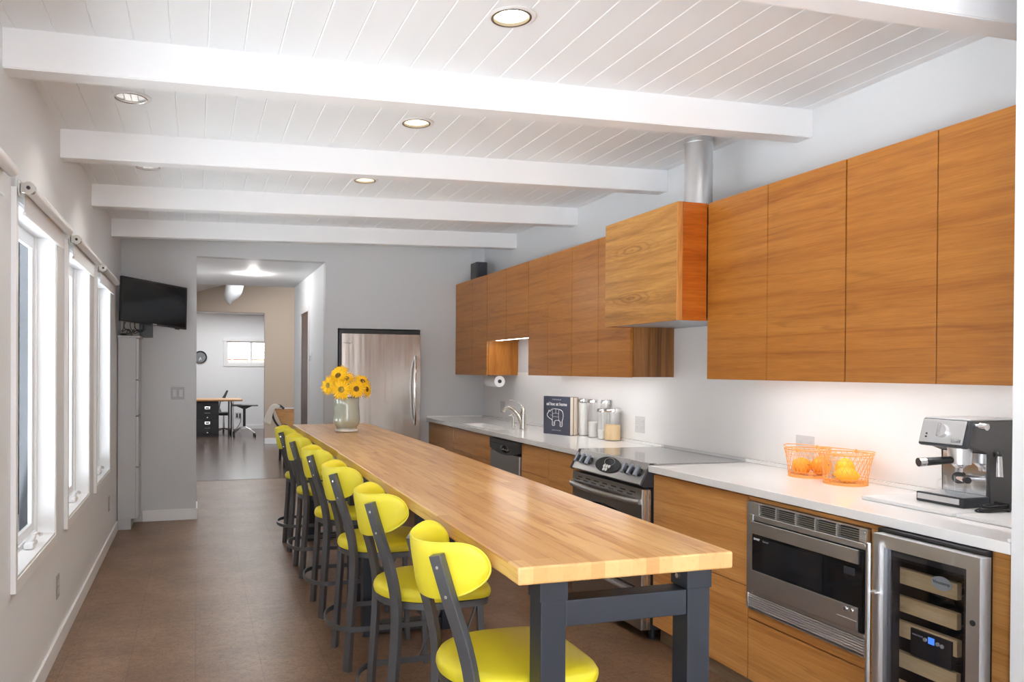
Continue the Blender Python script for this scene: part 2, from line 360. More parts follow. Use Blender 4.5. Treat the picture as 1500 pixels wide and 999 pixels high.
def ellipsoid(bm, c, rx, ry, rz, mtx=None, seg=24):
    t = bmesh.new(); bmesh.ops.create_uvsphere(t, u_segments=seg, v_segments=seg // 2, radius=1.0)
    mm = Matrix.Diagonal((rx, ry, rz, 1))
    t.transform(Matrix.Translation(Vector(c)) @ (mtx or Matrix()) @ mm)
    me = bpy.data.meshes.new('t'); t.to_mesh(me); t.free(); bm.from_mesh(me); bpy.data.meshes.remove(me); return bm

ORI = {}
def weighted(o):
    md = o.modifiers.new('weighted_normals', 'WEIGHTED_NORMAL'); md.keep_sharp = True; md.weight = 80
def finish(name, bm, m, parent=None, loc=None, sharp=38, local=False):
    bmesh.ops.recalc_face_normals(bm, faces=bm.faces[:])
    org = Vector((0, 0, 0))
    if parent is not None: org = ORI[parent]
    elif loc is not None: org = Vector(loc)
    if not local and org.length > 0: bmesh.ops.translate(bm, verts=bm.verts[:], vec=-org)
    me = bpy.data.meshes.new(name); bm.to_mesh(me); bm.free()
    for p in me.polygons: p.use_smooth = True
    me.set_sharp_from_angle(angle=R(sharp))
    me.materials.append(M[m] if isinstance(m, str) else m)
    o = bpy.data.objects.new(name, me); C.objects.link(o); weighted(o)
    if parent is not None: o.parent = parent; ORI[o] = org
    else: o.location = org; ORI[o] = org
    return o

def part(name, bm, m, parent, label=None, local=False, sharp=38):
    o = finish(name, bm, m, parent, local=local, sharp=sharp)
    if label: o['label'] = label
    return o

def tag(o, label, cat, group=None):
    o['label'] = label; o['category'] = cat
    if group: o['group'] = group
    return o

def thing(name, label, cat, loc, group=None):
    o = bpy.data.objects.new(name, None); C.objects.link(o); o.location = loc; o.empty_display_size = 0.1
    ORI[o] = Vector(loc); return tag(o, label, cat, group)

def struct(name, bm, m, parent=None, sharp=38):
    o = finish(name, bm, m, parent, sharp=sharp)
    if parent is None: o['kind'] = 'structure'
    return o

def kids(o): return [c for c in bpy.data.objects if c.parent == o]
def dup(root, loc, label=None, group=None, rotz=0):
    r = root.copy(); C.objects.link(r); r.location = loc; r.rotation_euler = (0, 0, rotz)
    if label: r['label'] = label
    if group: r['group'] = group
    for ch in kids(root):
        c = ch.copy(); C.objects.link(c); c.parent = r
        for g in kids(ch):
            d = g.copy(); C.objects.link(d); d.parent = c
    return r

def text_part(name, s, size, origin, xdir, ydir, m, parent, align='LEFT', extrude=0.0006, bold=0.0, label=None):
    cu = bpy.data.curves.new(name, 'FONT'); cu.body = s; cu.size = size; cu.extrude = extrude; cu.align_x = align; cu.offset = bold; cu.resolution_u = 3
    to = bpy.data.objects.new(name, cu); C.objects.link(to)
    me = bpy.data.meshes.new_from_object(to.evaluated_get(bpy.context.evaluated_depsgraph_get()))
    bpy.data.objects.remove(to); bpy.data.curves.remove(cu)
    X = Vector(xdir).normalized(); Y = Vector(ydir).normalized(); Z = X.cross(Y)
    mt = Matrix((X, Y, Z)).transposed().to_4x4(); mt.translation = Vector(origin) - ORI[parent]
    me.transform(mt); me.materials.clear(); me.materials.append(M[m])
    o = bpy.data.objects.new(name, me); C.objects.link(o); o.parent = parent; ORI[o] = ORI[parent]
    if label: o['label'] = label
    return o

def cut(o, bm, sharp=38):
    o.modifiers.clear()
    me = bpy.data.meshes.new('cutter'); bmesh.ops.recalc_face_normals(bm, faces=bm.faces[:]); bm.to_mesh(me); bm.free()
    k = bpy.data.objects.new('cutter', me); C.objects.link(k)
    md = o.modifiers.new('cut', 'BOOLEAN'); md.object = k; md.operation = 'DIFFERENCE'; md.solver = 'EXACT'
    bpy.context.view_layer.update()
    nm = bpy.data.meshes.new_from_object(o.evaluated_get(bpy.context.evaluated_depsgraph_get()))
    o.modifiers.clear(); old = o.data; o.data = nm; nm.name = o.name
    bpy.data.objects.remove(k)
    nm.set_sharp_from_angle(angle=R(sharp)); weighted(o)

# ================================================================== ROOM SHELL
bm = B(); box(bm, -0.77, 3.2, YB, 10.356, -0.08, 0.0); struct('floor', bm, 'cork')
bm = B(); box(bm, -4.2, 4.2, 10.36, 19.1, -0.08, 0.0); struct('floor_hall', bm, 'darkwoodfloor')
bm = B(); box(bm, 0.0, 1.245, 10.345, 10.375, -0.01, 0.003); struct('trim_threshold', bm, 'darkdoor')

# plank ceiling with V grooves, falling to the left
GW, GD, PITCH = 0.0035, 0.0028, 0.136
poly = []; x = XL - 0.09; poly.append((x, ceil_z(x)))
k = -1
while True:
    gx = -0.64 + PITCH * k; k += 1
    if gx > 3.15: break
    if gx < XL - 0.08: continue
    for dx, dz in ((-GW, 0), (0, GD), (GW, 0)): poly.append((gx + dx, ceil_z(gx + dx) + dz))
poly.append((3.2, ceil_z(3.2)))
poly += [(3.2, ceil_z(3.2) + 0.2), (XL - 0.09, ceil_z(XL - 0.09) + 0.2)]
bm = B(); prism(bm, [(a, YB, b) for a, b in poly], (0, YF + 0.12 - YB, 0)); ceiling = struct('ceiling', bm, 'ceiling', sharp=20)

# downlights (holes through the planks)
LX, LXL = 1.085, -0.293
lights_at = [(LX, 2.589, 'warm'), (LX, 3.848, 'warm'), (LX, 5.121, 'warm'), (LX, 6.36, 'warm'), (LXL, 3.815, 'cool'), (LXL, 5.09, 'cool'), (LXL, 2.57, 'cool')]
vis_lights = [lights_at[0], lights_at[1], lights_at[2], lights_at[4], lights_at[5]]
bm = B()
for lx, ly, kd in vis_lights: cyl(bm, (lx, ly, 2.6), (lx, ly, 2.865), 0.070, seg=40)
cut(ceiling, bm, 10)

# beams (rear ones behind the camera included: they shade the ceiling in the frame)
for k in range(-5, 4):
    y0 = 3.150 + 1.2470 * k; x0, x1 = XL - 0.005, XR + 0.01
    bm = B(); prism(bm, [(x0, y0, beam_z(x0)), (x1, y0, beam_z(x1)), (x1, y0, ceil_z(x1) + 0.02), (x0, y0, ceil_z(x0) + 0.02)], (0, 0.105, 0))
    es = [e for e in bm.edges if all(v.co.z < 2.66 for v in e.verts)]
    bmesh.ops.bevel(bm, geom=es, offset=0.004, segments=2, affect='EDGES')
    struct('ceiling_beam', bm, 'beam')

# left wall with window openings
W0, W1, ZS, ZH = 3.322, 4.173, 0.633, 2.10
opens = [(W0 - 1.245 + 1.245 * k, W1 - 1.245 + 1.245 * k) for k in range(4)]
rear_opens = [(-2.9, -0.9), (-0.413, 0.438), (0.832, 1.683)]  # unseen openings added to let more light in
XO = -0.772
bm = B()
allo = rear_opens + opens; ys = [YB] + [v for o in allo for v in o] + [YF + 0.12]
for a, b in zip(ys[0::2], ys[1::2]): box(bm, XO, XL, a, b, 0, 2.86)
for a, b in allo:
    box(bm, XO, XL, a, b, 0, ZS if a > 0 else 0.08); box(bm, XO, XL, a, b, ZH, 2.86)
struct('wall_left', bm, 'wall')

# right wall and the near partition at the right edge of the view
bm = B(); box(bm, XR, 3.2, 1.675, YF + 0.12, 0, 2.95); struct('wall_right', bm, 'wall_shaded')
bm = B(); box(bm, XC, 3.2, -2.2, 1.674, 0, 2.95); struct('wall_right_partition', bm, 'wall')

# open plan rear of the room, behind the camera: wood panelled wall right of the glazed end
bm = B(); box(bm, 1.5, 7.2, YB - 0.12, YB, 0, 2.95); struct('wall_rear', bm, 'teak_end')
bm = B(); box(bm, 7.08, 7.2, YB, -2.2, 0, 2.95); struct('wall_rear_side', bm, 'wall')
bm = B(); box(bm, 3.2, 7.2, YB, -2.2, -0.08, 0.0); struct('floor_rear', bm, 'cork')
bm = B(); box(bm, 3.2, 7.2, YB, -2.2, 2.8, 2.95); struct('ceiling_rear', bm, 'ceiling')
bm = B(); box(bm, 3.2, 7.2, -2.2, -2.1, 0, 2.95); struct('wall_rear_return', bm, 'wall')
# far wall: left piece, header, right piece with the fridge alcove
FX0, FX1, FZ = 1.372, 2.246, 1.872
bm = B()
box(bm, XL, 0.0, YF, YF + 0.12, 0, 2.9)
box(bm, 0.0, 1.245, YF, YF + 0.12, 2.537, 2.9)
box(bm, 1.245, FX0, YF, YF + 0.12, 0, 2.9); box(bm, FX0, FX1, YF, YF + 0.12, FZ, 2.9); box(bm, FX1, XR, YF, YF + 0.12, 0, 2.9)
struct('wall_far', bm, 'wall_shaded')
bm = B()
box(bm, FX0 - 0.02, FX1 + 0.02, YF + 0.80, YF + 0.86, 0, FZ + 0.05)
box(bm, FX0 - 0.04, FX0, YF + 0.12, YF + 0.8, 0, FZ + 0.05); box(bm, FX1, FX1 + 0.04, YF + 0.12, YF + 0.8, 0, FZ + 0.05)
box(bm, FX0 - 0.02, FX1 + 0.02, YF + 0.12, YF + 0.86, FZ, FZ + 0.06)
struct('wall_alcove', bm, 'black')
# passage beyond the opening
DY0, DY1, DZ = 9.0, 9.64, 2.13
bm = B(); box(bm, -0.12, 0.0, YF + 0.12, 10.35, 0, 2.6); struct('wall_passage_left', bm, 'wall')
bm = B(); box(bm, 1.245, 1.36, YF + 0.12, DY0, 0, 2.6); box(bm, 1.245, 1.36, DY1, 10.35, 0, 2.6); box(bm, 1.245, 1.36, DY0, DY1, DZ, 2.6); struct('wall_passage_right', bm, 'wall')
bm = B(); box(bm, -0.12, 1.36, YF + 0.12, 10.35, 2.537, 2.62); pc = struct('ceiling_passage', bm, 'wall')
bm = B(); cyl(bm, (0.616, 9.0, 2.5), (0.616, 9.0, 2.605), 0.06, seg=32); cut(pc, bm)
# doorway with a dark wood door standing in it
bm = B(); box(bm, 1.248, 1.288, DY0 + 0.004, DY1 - 0.004, 0.008, DZ - 0.004, 0.003); dr = struct('door_1', bm, 'darkdoor')
bm = B()
box(bm, 1.237, 1.245, DY0 - 0.07, DY0, 0, DZ + 0.07, 0.003); box(bm, 1.237, 1.245, DY1, DY1 + 0.07, 0, DZ + 0.07, 0.003); box(bm, 1.237, 1.245, DY0, DY1, DZ, DZ + 0.07, 0.003)
struct('trim_door_casing', bm, 'trim')
# living room and office beyond
BY = 15.13
bm = B(); box(bm, 1.256, 4.2, BY, BY + 0.12, 0, 4.3); box(bm, -4.2, 1.256, BY, BY + 0.12, 2.527, 4.3); struct('wall_beige', bm, 'beige')
bm = B(); box(bm, 1.256, 4.2, BY - 0.02, BY, 0, 0.11, 0.003); struct('baseboard_beige', bm, 'trim')
bm = B(); box(bm, 1.36, 4.2, 10.23, 10.35, 0, 4.3); box(bm, -4.2, -0.12, 10.23, 10.35, 0, 4.3); box(bm, -0.12, 1.36, 10.23, 10.35, 2.63, 4.3); struct('wall_living_near', bm, 'wall')
bm = B(); box(bm, 4.1, 4.2, 10.35, 19.1, 0, 4.3); struct('wall_living_right', bm, 'wall')
bm = B(); box(bm, -4.2, -4.1, 10.35, 19.1, 0, 4.3); struct('wall_living_left', bm, 'wall')
# sloped living-room ceiling: low eave at left, pale edge beam, skylight
SX0, SX1, SY0, SY1 = 0.55, 2.2, 11.4, 14.0
def lz(x): return 2.886 + 0.30 * x
bm = B()
def slab(xa, xb, ya, yb): prism(bm, [(xa, ya, lz(xa)), (xb, ya, lz(xb)), (xb, ya, lz(xb) + 0.12), (xa, ya, lz(xa) + 0.12)], (0, yb - ya, 0))
slab(-4.15, SX0, 10.35, BY); slab(SX1, 4.15, 10.35, BY); slab(SX0, SX1, 10.35, SY0); slab(SX0, SX1, SY1, BY)
struct('ceiling_living', bm, 'trim')
bm = B(); prism(bm, [(SX0 - .05, SY0 - .05, lz(SX0 - .05) + .13), (SX1 + .05, SY0 - .05, lz(SX1 + .05) + .13), (SX1 + .05, SY0 - .05, lz(SX1 + .05) + .15), (SX0 - .05, SY0 - .05, lz(SX0 - .05) + .15)], (0, SY1 - SY0 + .1, 0)); struct('window_skylight', bm, 'sky_panel')
OY = 19.0
bm = B()
WX0, WX1, WZ0, WZ1 = 0.690, 2.05, 1.58, 2.105
box(bm, -4.2, WX0, OY, OY + 0.1, 0, 3.0); box(bm, WX1, 4.2, OY, OY + 0.1, 0, 3.0); box(bm, WX0, WX1, OY, OY + 0.1, 0, WZ0); box(bm, WX0, WX1, OY, OY + 0.1, WZ1, 3.0)
struct('wall_office', bm, 'wall')
bm = B(); box(bm, -4.2, 4.2, OY - 0.015, OY, 0, 0.10, 0.003); struct('baseboard_office', bm, 'trim')
bm = B(); box(bm, -4.2, 4.2, BY + 0.12, OY + 0.1, 2.75, 2.83); struct('ceiling_office', bm, 'wall')

# baseboards in the kitchen
bm = B(); box(bm, XL, XL + 0.014, YB, 7.38, 0, 0.09, 0.004); struct('baseboard_left', bm, 'trim')
bm = B(); box(bm, -0.485, 0.004, YF - 0.014, YF, 0, 0.105, 0.004); box(bm, -0.004, 0.014, YF - 0.014, YF + 0.4, 0, 0.105, 0.004); struct('baseboard_far', bm, 'trim')
bm = B(); box(bm, 1.232, 1.37, YF - 0.014, YF, 0, 0.105, 0.004); box(bm, 2.248, 2.37, YF - 0.014, YF, 0, 0.105, 0.004); struct('baseboard_far_right', bm, 'trim')

# ------------------------------------------------------------------ windows and roller blinds on the left wall
def window(i, a, b):
    r = bpy.data.objects.new('window_%d' % i, None); C.objects.link(r); r.location = (XL, (a + b) / 2, ZS); ORI[r] = Vector(r.location); r['kind'] = 'structure'
    bm = B(); c = 0.048; t = 0.02
    box(bm, XL, XL + t, a - 0.036, a, ZS - c, ZH + c, 0.002); box(bm, XL, XL + t, b, b + 0.036, ZS - c, ZH + c, 0.002)
    box(bm, XL, XL + t, a, b, ZS - c, ZS, 0.002); box(bm, XL, XL + t, a, b, ZH, ZH + c, 0.002)
    part('casing', bm, 'trim', r)
    bm = B(); j = 0.012
    box(bm, -0.772, XL + 0.016, a, a + j, ZS, ZH); box(bm, -0.772, XL + 0.016, b - j, b, ZS, ZH); box(bm, -0.772, XL + 0.016, a + j, b - j, ZS, ZS + j); box(bm, -0.772, XL + 0.016, a + j, b - j, ZH - j, ZH)
    part('jamb', bm, 'trim', r)
    bm = B(); s = 0.062; x0, x1 = -0.7725, -0.754; aa, bb, z0, z1 = a + j, b - j, ZS + j, ZH - j
    box(bm, x0, x1, aa, aa + s, z0, z1, 0.004); box(bm, x0, x1, bb - s, bb, z0, z1, 0.004); box(bm, x0, x1, aa + s, bb - s, z0, z0 + s, 0.004); box(bm, x0, x1, aa + s, bb - s, z1 - s, z1, 0.004)
    box(bm, -0.754, -0.7415, bb - 0.022, bb, z0, z1, 0.002); box(bm, -0.754, -0.7415, aa, bb - 0.022, z0, z0 + 0.022, 0.002)
    part('sash', bm, 'trim', r)
    bm = B(); box(bm, -0.7765, -0.7727, aa + 0.002, bb - 0.002, z0 + 0.002, z1 - 0.002); part('pane', bm, 'glass', r)
    yc = b - 0.33
    bm = B(); box(bm, -0.733, -0.69, yc - 0.055, yc + 0.055, z0, z0 + 0.03, 0.012); cyl(bm, (-0.715, yc, z0 + 0.02), (-0.700, yc, z0 + 0.058), 0.02, 0.012, 16)
    tube(bm, smooth_path([(-0.700, yc, z0 + 0.055), (-0.692, yc + 0.03, z0 + 0.058), (-0.688, yc + 0.08, z0 + 0.045)]), 0.007, 8); ellipsoid(bm, (-0.688, yc + 0.085, z0 + 0.042), 0.011, 0.016, 0.011, seg=12)
    part('crank_handle', bm, 'white', r)
    return r
for i, (a, b) in enumerate(opens): window(i + 1, a, b)

def blind(a, label):
    y0, y1 = a - 0.02, a + 0.955; zc = 2.150; xc = -0.622
    t = thing('roller_blind', label, 'blind', (xc, y0, zc), 'rolled up window blinds')
    bm = B(); cyl(bm, (xc, y0 + 0.03, zc), (xc, y1, zc), 0.0225, seg=28); part('roll', bm, 'white', t)
    bm = B(); box(bm, XL + 0.022, XL + 0.027, y0 - 0.005, y0 + 0.045, zc - 0.03, zc + 0.03, 0.002); box(bm, XL + 0.027, xc + 0.014, y0 + 0.004, y0 + 0.022, zc - 0.02, zc + 0.02, 0.006); cyl(bm, (xc, y0 + 0.002, zc), (xc, y0 + 0.03, zc), 0.024, seg=24)
    part('bracket', bm, 'nickel', t)
    bm = B(); box(bm, xc - 0.024, xc - 0.021, y0 + 0.045, y1 - 0.03, zc - 0.085, zc); part('fabric', bm, 'white', t)
    bm = B(); box(bm, xc - 0.028, xc - 0.017, y0 + 0.045, y1 - 0.03, zc - 0.10, zc - 0.085, 0.003); part('hem_bar', bm, 'white', t)
    bm = B(); cyl(bm, (xc, y0 + 0.001, zc), (xc, y0 - 0.003, zc), 0.007, seg=12); part('pin', bm, 'black', t)
for (a, b), l in zip(opens, ('white roller blind cut off at the top left corner of the view', 'white rolled up blind over the window nearest the camera', 'white rolled up blind over the middle window of three', 'white rolled up blind over the window beside the television')): blind(a, l)

# ------------------------------------------------------------------ downlight fixtures
dl_labels = ['lit recessed downlight nearest the camera, dark ring in white plank ceiling', 'lit recessed downlight between the first two beams, bronze rim', 'half hidden lit downlight behind the second beam, warm rim',
             'louvred white downlight over the left side, between the first two beams', 'white downlight at left mostly hidden behind the second beam']
for (lx, ly, kd), lb in zip(vis_lights, dl_labels):
    z = ceil_z(lx); t = thing('recessed_downlight', lb, 'ceiling light', (lx, ly, z), 'recessed ceiling downlights')
    bm = B(); lathe(bm, [(0.073, 0.0), (0.0735, -0.0045), (0.082, -0.0055), (0.090, -0.002), (0.090, 0.0005)], (lx, ly, z), 48); part('trim_flange', bm, 'white', t)
    bm = B(); lathe(bm, [(0.0650, 0.006), (0.0650, -0.005), (0.0700, -0.0068), (0.0735, -0.0055), (0.0735, 0.002)], (lx, ly, z), 48); part('inner_ring', bm, 'bronze' if kd == 'warm' else 'nickel', t)
    bm = B(); lathe(bm, [(0.0655, 0.0), (0.0635, 0.03), (0.060, 0.065), (0.058, 0.085)], (lx, ly, z), 48); part('reflector', bm, 'reflector' if kd == 'warm' else 'white', t)
    bm = B()
    if kd == 'warm': lathe(bm, [(0.0, 0.026), (0.040, 0.028), (0.054, 0.034), (0.056, 0.05), (0.040, 0.07), (0.0, 0.075)], (lx, ly, z), 32); part('lamp', bm, 'bulb', t)
    else:
        lathe(bm, [(0.0, 0.070), (0.046, 0.072), (0.046, 0.082), (0.0, 0.084)], (lx, ly, z), 32); part('lamp', bm, 'bulbcool', t)
        bm = B()
        for q in (-0.03, 0.0, 0.03): box(bm, lx - 0.055, lx + 0.055, ly + q - 0.002, ly + q + 0.002, z + 0.004, z + 0.03)
        for q in (-0.03, 0.0, 0.03): box(bm, lx + q - 0.002, lx + q + 0.002, ly - 0.055, ly + 0.055, z + 0.004, z + 0.03)
        part('louvre', bm, 'white', t)
t = thing('recessed_downlight', 'small lit downlight in the passage ceiling beyond the opening', 'ceiling light', (0.616, 9.0, 2.537))
bm = B(); lathe(bm, [(0.058, 0.0), (0.058, -0.004), (0.070, -0.005), (0.078, 0.0)], (0.616, 9.0, 2.537), 40); part('trim_flange', bm, 'white', t)
bm = B(); lathe(bm, [(0.0, 0.02), (0.05, 0.022), (0.055, 0.035), (0.0, 0.04)], (0.616, 9.0, 2.537), 32); part('lamp', bm, 'bulbcool', t)

# ================================================================== WALL CABINETS (right wall)
ZU0, ZU1 = 1.4137, 2.3603
G = 0.0022
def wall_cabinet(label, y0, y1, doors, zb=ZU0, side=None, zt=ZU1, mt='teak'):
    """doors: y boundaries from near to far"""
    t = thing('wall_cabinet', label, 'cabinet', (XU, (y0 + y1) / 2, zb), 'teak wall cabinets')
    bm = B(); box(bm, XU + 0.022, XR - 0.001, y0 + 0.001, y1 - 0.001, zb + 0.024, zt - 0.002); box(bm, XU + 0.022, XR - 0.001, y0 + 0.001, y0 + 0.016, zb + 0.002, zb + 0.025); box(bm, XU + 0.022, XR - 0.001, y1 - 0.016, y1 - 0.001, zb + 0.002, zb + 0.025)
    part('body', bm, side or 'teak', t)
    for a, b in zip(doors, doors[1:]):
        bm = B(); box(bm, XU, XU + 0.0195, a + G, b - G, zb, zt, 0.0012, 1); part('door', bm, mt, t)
    return t
wall_cabinet('two door teak wall cabinet at the far end beside the refrigerator', 6.836, 7.757, [6.836, 7.243, 7.757], side='teak_end', zb=1.405)
wall_cabinet('short teak wall cabinet above the sink, raised bottom edge', 5.881, 6.834, [5.881, 6.362, 6.834], zb=1.727)
wall_cabinet('teak wall cabinet above the standing cookbooks, right of the sink gap', 5.107, 5.879, [5.107, 5.506, 5.879], side='teak_end')
wall_cabinet('teak wall cabinet with dark grained end panel, partly behind the hood', 4.304, 5.105, [4.304, 4.7195, 5.105], side='rosewood')
wall_cabinet('teak wall cabinet directly right of the range hood', 2.613, 3.537, [2.613, 3.0815, 3.537])
wall_cabinet('teak wall cabinet nearest the camera, cut by the white partition', 1.680, 2.6105, [1.680, 2.1895, 2.6105])

# range hood
t = thing('range_hood', 'figured teak box hood standing proud over the range with steel duct', 'range hood', (XH, 3.92, 1.7286))
HY0, HY1, HZ0, HZ1 = 3.541, 4.301, 1.7286, 2.3615
bm = B(); box(bm, XH, XH + 0.018, HY0 + 0.012, HY1, HZ0, HZ1, 0.001, 1); part('front_panel', bm, 'teak_fig', t)
bm = B(); box(bm, XH, XH + 0.03, HY0, HY0 + 0.0118, HZ0, HZ1, 0.001, 1); part('corner_strip', bm, 'edgewood', t, 'pale solid teak corner strip')
bm = B(); box(bm, XH + 0.031, XU - 0.001, HY0, HY0 + 0.018, HZ0, HZ1, 0.001, 1); part('side_panel', bm, 'teak_red', t)
bm = B(); box(bm, XH + 0.019, XU - 0.001, HY1 - 0.02, HY1, HZ0, HZ1); part('side_panel', bm, 'teak_red', t)
bm = B(); box(bm, XH + 0.019, XR - 0.002, HY0 + 0.019, HY1 - 0.021, HZ0 + 0.004, HZ0 + 0.02); part('filter', bm, 'filter', t, 'grey metal underside')
bm = B(); box(bm, XH + 0.019, XR - 0.002, HY0 + 0.019, HY1 - 0.021, HZ1 - 0.02, HZ1 - 0.002); part('top_panel', bm, 'teak', t)
bm = B(); cyl(bm, (2.715, 3.735, HZ1 - 0.01), (2.715, 3.735, 2.80), 0.0765, seg=40); cyl(bm, (2.715, 3.735, 2.742), (2.715, 3.735, 2.760), 0.080, seg=40); part('duct', bm, 'galv', t, 'round galvanised duct')

# under-cabinet lamps
def undercab(y0, y1, zb, label):
    t = thing('under_cabinet_lamp', label, 'lamp', (2.70, (y0 + y1) / 2, zb + 0.0035), 'slim lamps under the wall cabinets')
    bm = B(); box(bm, 2.67, 2.73, y0, y1, zb + 0.006, zb + 0.0235, 0.003); part('housing', bm, 'white', t)
    bm = B(); box(bm, 2.676, 2.724, y0 + 0.01, y1 - 0.01, zb + 0.0035, zb + 0.0057); part('tube', bm, 'ledstrip', t)
undercab(1.80, 3.42, ZU0, 'slim lamp hidden under the cabinets right of the hood')
undercab(4.42, 5.80, ZU0, 'slim lamp hidden under the cabinets above the jars')
undercab(5.95, 6.76, 1.727, 'slim lamp under the short cabinet over the sink')

# things on top of the cabinets
t = thing('loudspeaker', 'small black box loudspeaker on top of the far wall cabinet', 'speaker', (2.80, 7.53, ZU1))
bm = B(); box(bm, 2.74, 2.86, 7.42, 7.60, ZU1 + 0.0, ZU1 + 0.205, 0.008); part('cabinet', bm, 'black', t)
bm = B(); box(bm, 2.745, 2.855, 7.405, 7.42, ZU1 + 0.01, ZU1 + 0.198, 0.006); part('grille', bm, 'darkgrey', t)
bm = B(); tube(bm, smooth_path([(2.955, 7.70, 2.30), (2.90, 7.71, 2.37), (2.865, 7.70, 2.45), (2.845, 7.69, 2.50), (2.83, 7.69, 2.47), (2.835, 7.685, 2.40), (2.83, 7.69, ZU1 + 0.004)], 8), 0.006, 8)
o = finish('cable', bm, 'white', loc=(2.83, 7.69, ZU1)); tag(o, 'thin white cable looping above the far wall cabinet beside the speaker', 'cable')
bm = B()

# ================================================================== BASE CABINETS AND COUNTER
ZK, ZB1, XF = 0.092, 0.905, 2.343
def base_cabinet(label, y0, y1, panels, zk=ZK, zb=None):
    """panels: (y0,y1,z0,z1,kind)"""
    t = thing('base_cabinet', label, 'cabinet', (XF, (y0 + y1) / 2, 0), 'teak base cabinets')
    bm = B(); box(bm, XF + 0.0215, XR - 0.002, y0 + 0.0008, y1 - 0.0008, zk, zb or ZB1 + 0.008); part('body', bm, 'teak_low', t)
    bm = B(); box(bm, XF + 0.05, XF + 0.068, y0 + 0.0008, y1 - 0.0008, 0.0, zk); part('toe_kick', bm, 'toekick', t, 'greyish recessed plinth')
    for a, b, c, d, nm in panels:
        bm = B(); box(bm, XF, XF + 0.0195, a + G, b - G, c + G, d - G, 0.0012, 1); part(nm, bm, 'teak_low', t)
    return t
base_cabinet('teak base cabinet at the far end of the counter by the refrigerator', 6.949, 7.762, [(6.949, 7.762, ZK, ZB1, 'door')])
base_cabinet('wide teak base cabinet under the sink, left of the dishwasher', 5.946, 6.947, [(5.946, 6.45, ZK, 0.70, 'door'), (6.45, 6.947, ZK, 0.70, 'door'), (5.946, 6.947, 0.70, ZB1, 'front_panel')], zb=0.72)
base_cabinet('teak drawer cabinet just right of the dishwasher', 4.880, 5.340, [(4.880, 5.340, 0.70, ZB1, 'drawer'), (4.880, 5.340, 0.40, 0.70, 'drawer'), (4.880, 5.340, ZK, 0.40, 'drawer')])
base_cabinet('narrow teak base cabinet just left of the range', 4.416, 4.878, [(4.416, 4.878, ZK, ZB1, 'door')])
base_cabinet('teak drawer cabinet between the range and the microwave', 2.847, 3.590, [(2.847, 3.590, 0.502, ZB1, 'drawer'), (2.847, 3.590, ZK, 0.502, 'drawer')])
# microwave cabinet
t = thing('base_cabinet', 'teak cabinet holding the built-in microwave above one drawer', 'cabinet', (XF, 2.49, 0), 'teak base cabinets')
MY0, MY1 = 2.140, 2.845
bm = B(); box(bm, XF + 0.0215, XF + 0.04, MY0 + 0.001, MY1 - 0.001, ZK, 0.405); box(bm, XF + 0.0215, XR - 0.004, MY1 - 0.02, MY1 - 0.001, ZK, ZB1 + 0.008); box(bm, XF + 0.0215, XR - 0.004, MY0 + 0.001, MY0 + 0.02, ZK, ZB1 + 0.008); box(bm, XF + 0.0215, XR - 0.004, MY0 + 0.02, MY1 - 0.02, 0.385, 0.405); part('body', bm, 'teak_low', t)
bm = B(); box(bm, XF + 0.05, XF + 0.068, MY0, MY1, 0.0, ZK); part('toe_kick', bm, 'toekick', t, 'greyish recessed plinth')
bm = B(); box(bm, XF, XF + 0.0195, MY0 + G, MY1 - G, ZK + G, 0.365 - G, 0.0012, 1); part('drawer', bm, 'teak_low', t)
bm = B()
box(bm, XF, XF + 0.0195, MY0 + G, MY1 - G, 0.370, 0.412, 0.001, 1); box(bm, XF, XF + 0.0195, MY0 + G, MY1 - G, 0.889, ZB1, 0.001, 1); box(bm, XF, XF + 0.0195, MY0 + G, 2.196, 0.412, 0.889, 0.001, 1); box(bm, XF, XF + 0.0195, 2.838, MY1 - G, 0.412, 0.889, 0.001, 1)
part('surround', bm, 'teak_low', t)
# filler strip by the partition
t = thing('filler_panel', 'narrow vertical teak strip right of the wine cooler', 'panel', (XF, 1.72, 0))
bm = B(); box(bm, XF, XF + 0.02, 1.678, 1.752, ZK, ZB1 + 0.004, 0.0012, 1); part('face', bm, 'teak_low', t)
bm = B(); box(bm, XF + 0.05, XF + 0.068, 1.678, 1.752, 0.0, ZK); part('toe_kick', bm, 'toekick', t)

# worktops
HY_A, HY_B = 3.538, 4.303
RY0, RY1 = 3.600, 4.405       # range
def worktop(label, y0, y1):
    bm = B(); box(bm, XC, XR - 0.001, y0, y1, 0.915, ZT, 0.003)
    o = finish('worktop', bm, 'quartz', loc=(XC, (y0 + y1) / 2, 0.915)); return tag(o, label, 'worktop', 'white quartz worktops')
wn = worktop('glossy white quartz worktop carrying the coffee machine, right of the range', 1.677, RY0 - 0.004)
bm = B(); box(bm, XR - 0.022, XR - 0.001, 1.677, RY0 - 0.004, ZT + 0.0005, ZT + 0.018, 0.002); box(bm, XC + 0.001, XR - 0.022, 1.677, 1.687, ZT + 0.0005, ZT + 0.012, 0.002); part('upstand', bm, 'quartz', wn)
wf = worktop('glossy white quartz worktop with the sink, left of the range', RY1 + 0.004, 7.764)
SKX0, SKX1, SKY0, SKY1 = 2.385, 2.600, 6.02, 6.82
bm = B(); box(bm, SKX0, SKX1, SKY0, SKY1, 0.90, 1.0, 0.03, 4); cut(wf, bm)
bm = B(); box(bm, XR - 0.022, XR - 0.001, RY1 + 0.004, 7.764, ZT + 0.0005, ZT + 0.018, 0.002); box(bm, XC + 0.001, XR - 0.022, 7.744, 7.764, ZT + 0.0005, ZT + 0.018, 0.002); part('upstand', bm, 'quartz', wf)
